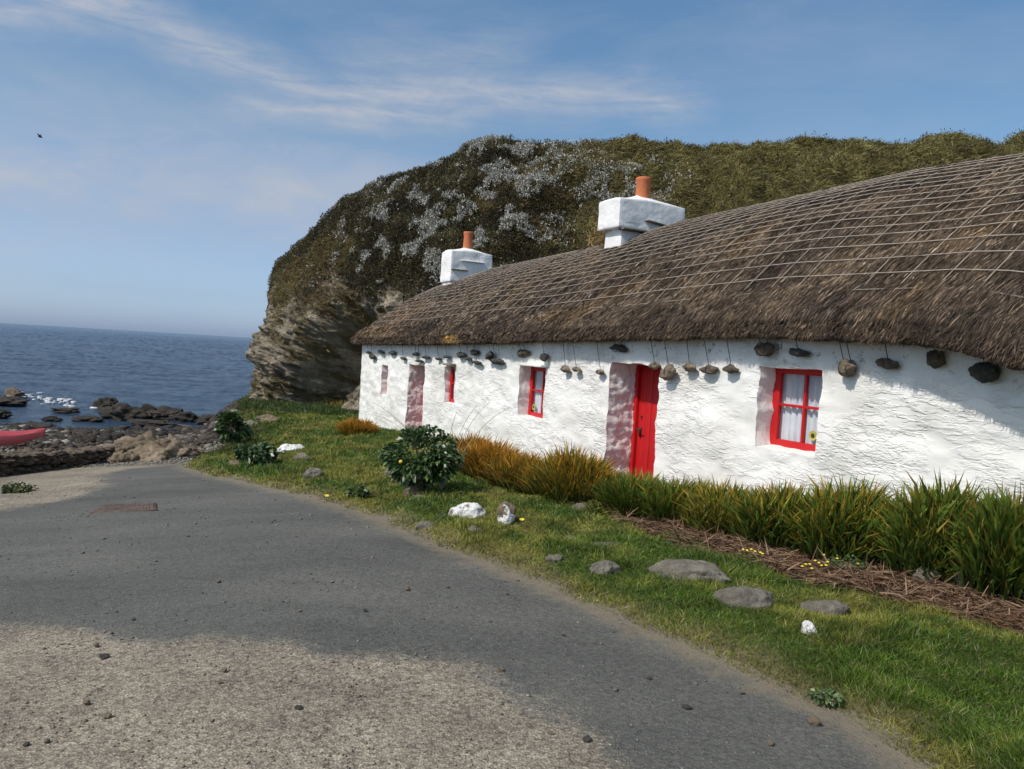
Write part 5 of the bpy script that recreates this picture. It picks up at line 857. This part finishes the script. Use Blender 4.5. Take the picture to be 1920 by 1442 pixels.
# dandelions and celandines
FL = [(1391, 1062), (1398, 1066), (1406, 1064), (1413, 1068), (1423, 1069), (1427, 1071), (1502, 1087), (1509, 1082), (1516, 1083), (1520, 1092), (1526, 1079), (1533, 1085), (1538, 1092), (1542, 1072), (1546, 1094), (1549, 1088), (1567, 1080), (1605, 1095), (1564, 1026)]
def flower(px, py, r, lab, group):
    P = onground(px, py); V_ = []; F_ = []; n0 = 0; e = empty('flower', P); Hh = .075; cam = unit((EYE - P)[None])[0]; up = unit((cam * .35 + Z3)[None])[0]; sx_ = unit(np.cross(up, [0, 1, 0])[None])[0]; sy_ = np.cross(up, sx_); c0 = Z3 * Hh
    for k in range(10):
        a = k / 10 * 6.283; d = sx_ * math.cos(a) + sy_ * math.sin(a); p = -sx_ * math.sin(a) + sy_ * math.cos(a); V_ += [c0, c0 + d * r * .7 + p * r * .24 + up * r * .25, c0 + d * r + up * r * .3, c0 + d * r * .7 - p * r * .24 + up * r * .25]; F_.append([n0, n0 + 1, n0 + 2, n0 + 3]); n0 += 4
    mesh_np('petals', np.array(V_), [np.array(F_)], M['yellow'], e, False); mb = MB(); mb.tube([(0, 0, -.01), (0, 0, Hh)], .0015, 4, (.06, .1, .02)); mb.build('stem', M['leaf'], e); tag(e, lab, 'flower', group)
for k, (px, py) in enumerate(FL):
    g = 'yellow flowers in front of the hedge'
    lab = 'single yellow flower higher up in the dead leaves' if k == 18 else ('small yellow flower in the left trail of flowers at the edge of the dead leaves' if k < 6 else 'small yellow flower in the dense patch of flowers below the wide clump')
    flower(px, py, .0125, lab, g if k != 18 else None)
flower(977, 1000, .026, 'yellow dandelion beside the upright brown and white stone', None); flower(612, 936, .03, 'yellow dandelion at the lane edge left of the round shrub', None)

# ------------------------------------------------------------------ left: dry stone wall and kayak
a = gpt(-160, 910); b_ = gpt(0, 893); c = gpt(203, 868); a = b_ + (b_ - c) * 1.2; a[2] = float(H0(a[:1], a[1:2])[0])
d = (c - a); Lw = np.linalg.norm(d[:2]); dir_ = d[:2] / Lw; nrm = np.array([dir_[1], -dir_[0]]); e0 = empty('stone_wall', a); mb = MB(); rr = np.random.default_rng(3)
for row in range(5):
    t = 0
    while t < Lw:
        hgt_tot = .50 - .16 * (t / Lw); ln = rr.uniform(.14, .32); P = a[:2] + dir_ * (t + ln / 2); zg = float(H0(P[:1], P[1:2])[0]); rh = hgt_tot / 5
        for sd_ in (0, 1):
            V_, F_ = rock_geo((ln * 1.12, .30 + rr.normal() * .03, rh * rr.uniform(1.2, 1.9)), rr.integers(1, 9999), 4, .34, .7); V_ = V_ @ np.array([[dir_[0], dir_[1], 0], [-nrm[0], -nrm[1], 0], [0, 0, 1]]); mb.add(V_ + np.array([P[0] - a[0] - nrm[0] * .22 * sd_, P[1] - a[1] - nrm[1] * .22 * sd_, zg - a[2] + rh * (row + .5) - .02 + rr.normal() * .014]), F_)
        t += ln
mb.build('stones', M['brownstone'], e0); tag(e0, 'low dark dry stone wall at the left edge beside the slipway', 'stone wall')
# kayak, bow to the right, resting on the ground behind the wall
bow = ray(84, 817); Pb = EYE + bow * (15.2 / bow[1]); kdir = unit(np.array([[-1.0, -.10, -.01]]))[0]; kdir[2] = .0
e0 = empty('kayak', Pb); n = 40; t = np.linspace(0, 1, n); Lk = 3.4; side = np.array([kdir[1], -kdir[0], 0.]); mb = MB()
wv_ = .32 * np.sin(np.pi * np.clip(t, 0, 1)) ** .62 + .015; hb = -.30 * np.sin(np.pi * np.clip(t * .9 + .05, 0, 1)) ** .7 + .0; sheer = .03 + .0 * t - .06 * np.sin(np.pi * t) + .05 * (1 - ss(0, .14, t))
Vh = []; m_k = 12
for k in range(n):
    for j in range(m_k + 1):
        a_ = np.pi * j / m_k; Vh.append(kdir * (t[k] * Lk) + side * math.cos(a_) * wv_[k] + Z3 * (sheer[k] * 1 + (hb[k]) * math.sin(a_) ** .8))
mesh_np('hull', np.array(Vh), [grid_faces(n, m_k + 1)], M['kayak_sunlit'], e0)
Vd = []
for k in range(n):
    for j in range(9):
        x_ = -1 + j / 4; cock = np.exp(-((t[k] - .42) / .10) ** 4) * (abs(x_) < .7); Vd.append(kdir * (t[k] * Lk) + side * x_ * wv_[k] + Z3 * (sheer[k] + .07 * (1 - x_ * x_) * (1 - cock) - .10 * cock))
mesh_np('deck', np.array(Vd), [grid_faces(n, 9)], M['kayak'], e0)
mb = MB(); mb.tube([kdir * .02 + Z3 * .07, kdir * .06 + Z3 * .12, kdir * .16 + Z3 * .10], .012, 6); mb.build('bow_handle', M['iron'], e0)
tag(e0, 'red kayak with sunlit pink painted on its hull, lying behind the stone wall with its bow to the right', 'kayak')
Pk = kdir * 1.0 + Pb; zk = float(H0(Pk[:1], Pk[1:2])[0]); 
# gull
bd_ = ray(75, 257); Pq = EYE + bd_ * 55; e0 = empty('flying_bird', Pq); V_, F_ = ico(3); e0.scale = (.75, .75, .75); V2 = V_ * np.array([.21, .05, .05]); V2[:, 2] -= V2[:, 0] * .12; V2[:, 1:] *= (1 - .6 * ss(.02, .2, -V2[:, :1])); mesh_np('body', V2, [F_], M['bird'], e0)
for sgy, tipz, tipy in ((1, .28, .16), (-1, .22, .30)):
    nw = 12; V3 = []; F3 = grid_faces(nw, 4)
    for k in range(nw):
        u = k / (nw - 1); ch_ = .10 * (1 - u) ** .6 + .01; ctr = np.array([.03 - .08 * u, sgy * tipy * u, .02 + tipz * u - .05 * u * u])
        for j, (cx_, cz_) in enumerate(((1, 0), (0, .012), (-1, 0), (0, -.006))): V3.append(ctr + np.array([cx_ * ch_, 0, cz_]))
    mesh_np('wing', np.array(V3), [F3], M['bird'], e0)
tag(e0, 'dark sea bird flying with raised wings in the open sky at left', 'bird')

# ------------------------------------------------------------------ camera, sun, sky
cam = bpy.data.cameras.new('camera'); cam.sensor_width = 36; cam.lens = F / 1920 * 36; cam.clip_start = .05; cam.clip_end = 30000
co = bpy.data.objects.new('camera', cam); co.matrix_world = Matrix.Translation(Vector(EYE)) @ CAMROT.to_4x4(); link(co); scene.camera = co
SUN_EL = R(47); sunh = np.array([-NI[0], -NI[1]]) + AN * SUNSIDE; sunh /= np.linalg.norm(sunh); sd_ = Vector((sunh[0] * math.cos(SUN_EL), sunh[1] * math.cos(SUN_EL), math.sin(SUN_EL)))
sl_ = bpy.data.lights.new('sun', 'SUN'); sl_.energy = SUNPOW; sl_.angle = R(.53); sl_.color = (1, .955, .89); so = bpy.data.objects.new('sun', sl_); so.rotation_euler = sd_.to_track_quat('Z', 'Y').to_euler(); so.location = (0, 0, 30); link(so)
wd = bpy.data.worlds.new('World'); scene.world = wd; wd.use_nodes = True; nt = wd.node_tree; bg = nt.nodes['Background']
sky = N(nt, 'ShaderNodeTexSky', sky_type='NISHITA'); sky.sun_disc = False; sky.sun_elevation = SUN_EL; sky.sun_rotation = math.atan2(sunh[0], sunh[1]) % (2 * math.pi); sky.air_density = 1.0; sky.dust_density = 1.2; sky.ozone_density = 2.0
tc = N(nt, 'ShaderNodeTexCoord'); nv = N(nt, 'ShaderNodeVectorMath', operation='NORMALIZE'); nt.links.new(tc.outputs['Generated'], nv.inputs[0]); sx3 = N(nt, 'ShaderNodeSeparateXYZ'); nt.links.new(nv.outputs[0], sx3.inputs[0])
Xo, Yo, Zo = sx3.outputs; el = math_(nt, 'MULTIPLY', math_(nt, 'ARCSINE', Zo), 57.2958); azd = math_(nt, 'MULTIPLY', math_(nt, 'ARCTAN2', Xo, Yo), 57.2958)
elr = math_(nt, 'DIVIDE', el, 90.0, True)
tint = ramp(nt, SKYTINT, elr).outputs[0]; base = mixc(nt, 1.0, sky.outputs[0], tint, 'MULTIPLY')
# thin cirrus: streaks fixed in the sky, broken up by stretched noise
cv = N(nt, 'ShaderNodeCombineXYZ'); nt.links.new(azd, cv.inputs[0]); nt.links.new(el, cv.inputs[1])
def cn(rot, scx, scy, sc, det=7, ro=.62):
    mp_ = N(nt, 'ShaderNodeMapping'); mp_.inputs['Rotation'].default_value = (0, 0, R(rot)); mp_.inputs['Scale'].default_value = (scx, scy, 1); nt.links.new(cv.outputs[0], mp_.inputs[0]); n_ = N(nt, 'ShaderNodeTexNoise'); n_.inputs['Scale'].default_value = sc; n_.inputs['Detail'].default_value = det; n_.inputs['Roughness'].default_value = ro; n_.inputs['Distortion'].default_value = .4; nt.links.new(mp_.outputs[0], n_.inputs['Vector']); return n_.outputs['Fac']
azn = math_(nt, 'DIVIDE', math_(nt, 'ADD', azd, 60.0), 120.0, True)
def curve(pts):                                        # elevation (deg) as a function of azimuth
    fc = N(nt, 'ShaderNodeFloatCurve'); c_ = fc.mapping.curves[0]; pts = [((a + 60) / 120, e / 60) for a, e in pts]
    c_.points[0].location = pts[0]; c_.points[1].location = pts[-1]
    for p in pts[1:-1]: c_.points.new(*p)
    fc.mapping.update(); nt.links.new(azn, fc.inputs[1]); return math_(nt, 'MULTIPLY', fc.outputs[0], 60.0)
wob = math_(nt, 'MULTIPLY', math_(nt, 'SUBTRACT', cn(0, 1, 1.5, .12, 4), .5), 3.5)
def streak(pts, width, a0, a1, gain):
    dl_ = math_(nt, 'ABSOLUTE', math_(nt, 'SUBTRACT', math_(nt, 'ADD', el, wob), curve(pts))); g = math_(nt, 'SUBTRACT', 1.0, math_(nt, 'DIVIDE', dl_, width), True); g = math_(nt, 'POWER', g, 1.4)
    m1 = N(nt, 'ShaderNodeMapRange', interpolation_type='SMOOTHSTEP'); nt.links.new(azd, m1.inputs[0]); m1.inputs[1].default_value = a0[0]; m1.inputs[2].default_value = a0[1]
    m2 = N(nt, 'ShaderNodeMapRange', interpolation_type='SMOOTHSTEP'); nt.links.new(azd, m2.inputs[0]); m2.inputs[1].default_value = a1[0]; m2.inputs[2].default_value = a1[1]; m2.inputs[3].default_value = 1; m2.inputs[4].default_value = 0
    return math_(nt, 'MULTIPLY', math_(nt, 'MULTIPLY', g, math_(nt, 'MULTIPLY', m1.outputs[0], m2.outputs[0])), gain)
def azel(px, py): d = ray(px, py); return math.degrees(math.atan2(d[0], d[1])), math.degrees(math.asin(d[2]))
S1 = streak([(-60, 30)] + [azel(*p) for p in ((60, -40), (240, 25), (400, 100), (620, 168), (900, 170), (1280, 188))] + [(60, 14)], 2.6, (-50, -30), (9, 15), 1.0)
S2 = streak([(-60, 14)] + [azel(*p) for p in ((330, 192), (520, 206), (780, 212), (980, 212))] + [(60, 14)], 1.7, (-24, -17), (-6, 2), .95)
S3 = streak([(-60, 17)] + [azel(*p) for p in ((520, 95), (700, 110), (960, 95))] + [(60, 20)], 3.2, (-18, -10), (-3, 3), .55)
S4 = streak([(-60, 29)] + [azel(*p) for p in ((-200, 10), (0, 15), (180, 10))] + [(60, 30)], 2.6, (-60, -50), (-29, -24), 1.0)
S5 = streak([(-60, 9)] + [azel(*p) for p in ((0, 330), (300, 350), (600, 370))] + [(60, 4)], 8.5, (-60, -40), (-14, 2), 1.0)
fib = ramp(nt, [(.34, (0,) * 3), (.72, (1,) * 3)], cn(-14, .35, 2.2, .55)).outputs[0]; soft = ramp(nt, [(.3, (.35,) * 3), (.7, (1,) * 3)], cn(-10, .6, 1.4, .22)).outputs[0]
cl = math_(nt, 'MAXIMUM', math_(nt, 'MAXIMUM', S1, S2), math_(nt, 'MAXIMUM', S3, S4)); cl = math_(nt, 'MULTIPLY', cl, math_(nt, 'ADD', math_(nt, 'MULTIPLY', fib, .7), .3)); veil = math_(nt, 'MULTIPLY', math_(nt, 'SUBTRACT', cn(-8, .5, 1.6, .10, 6), .42), 1.2, True)
cl = math_(nt, 'ADD', cl, math_(nt, 'MULTIPLY', S5, soft)); cl = math_(nt, 'MULTIPLY', math_(nt, 'ADD', cl, math_(nt, 'MULTIPLY', veil, .6)), CLOUDA, True)
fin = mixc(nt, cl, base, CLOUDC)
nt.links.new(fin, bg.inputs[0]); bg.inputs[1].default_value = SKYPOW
vs = scene.view_settings; vs.view_transform = 'Standard'; vs.look = 'None'; vs.gamma = 1; vs.use_curve_mapping = False; vs.exposure = EXPO
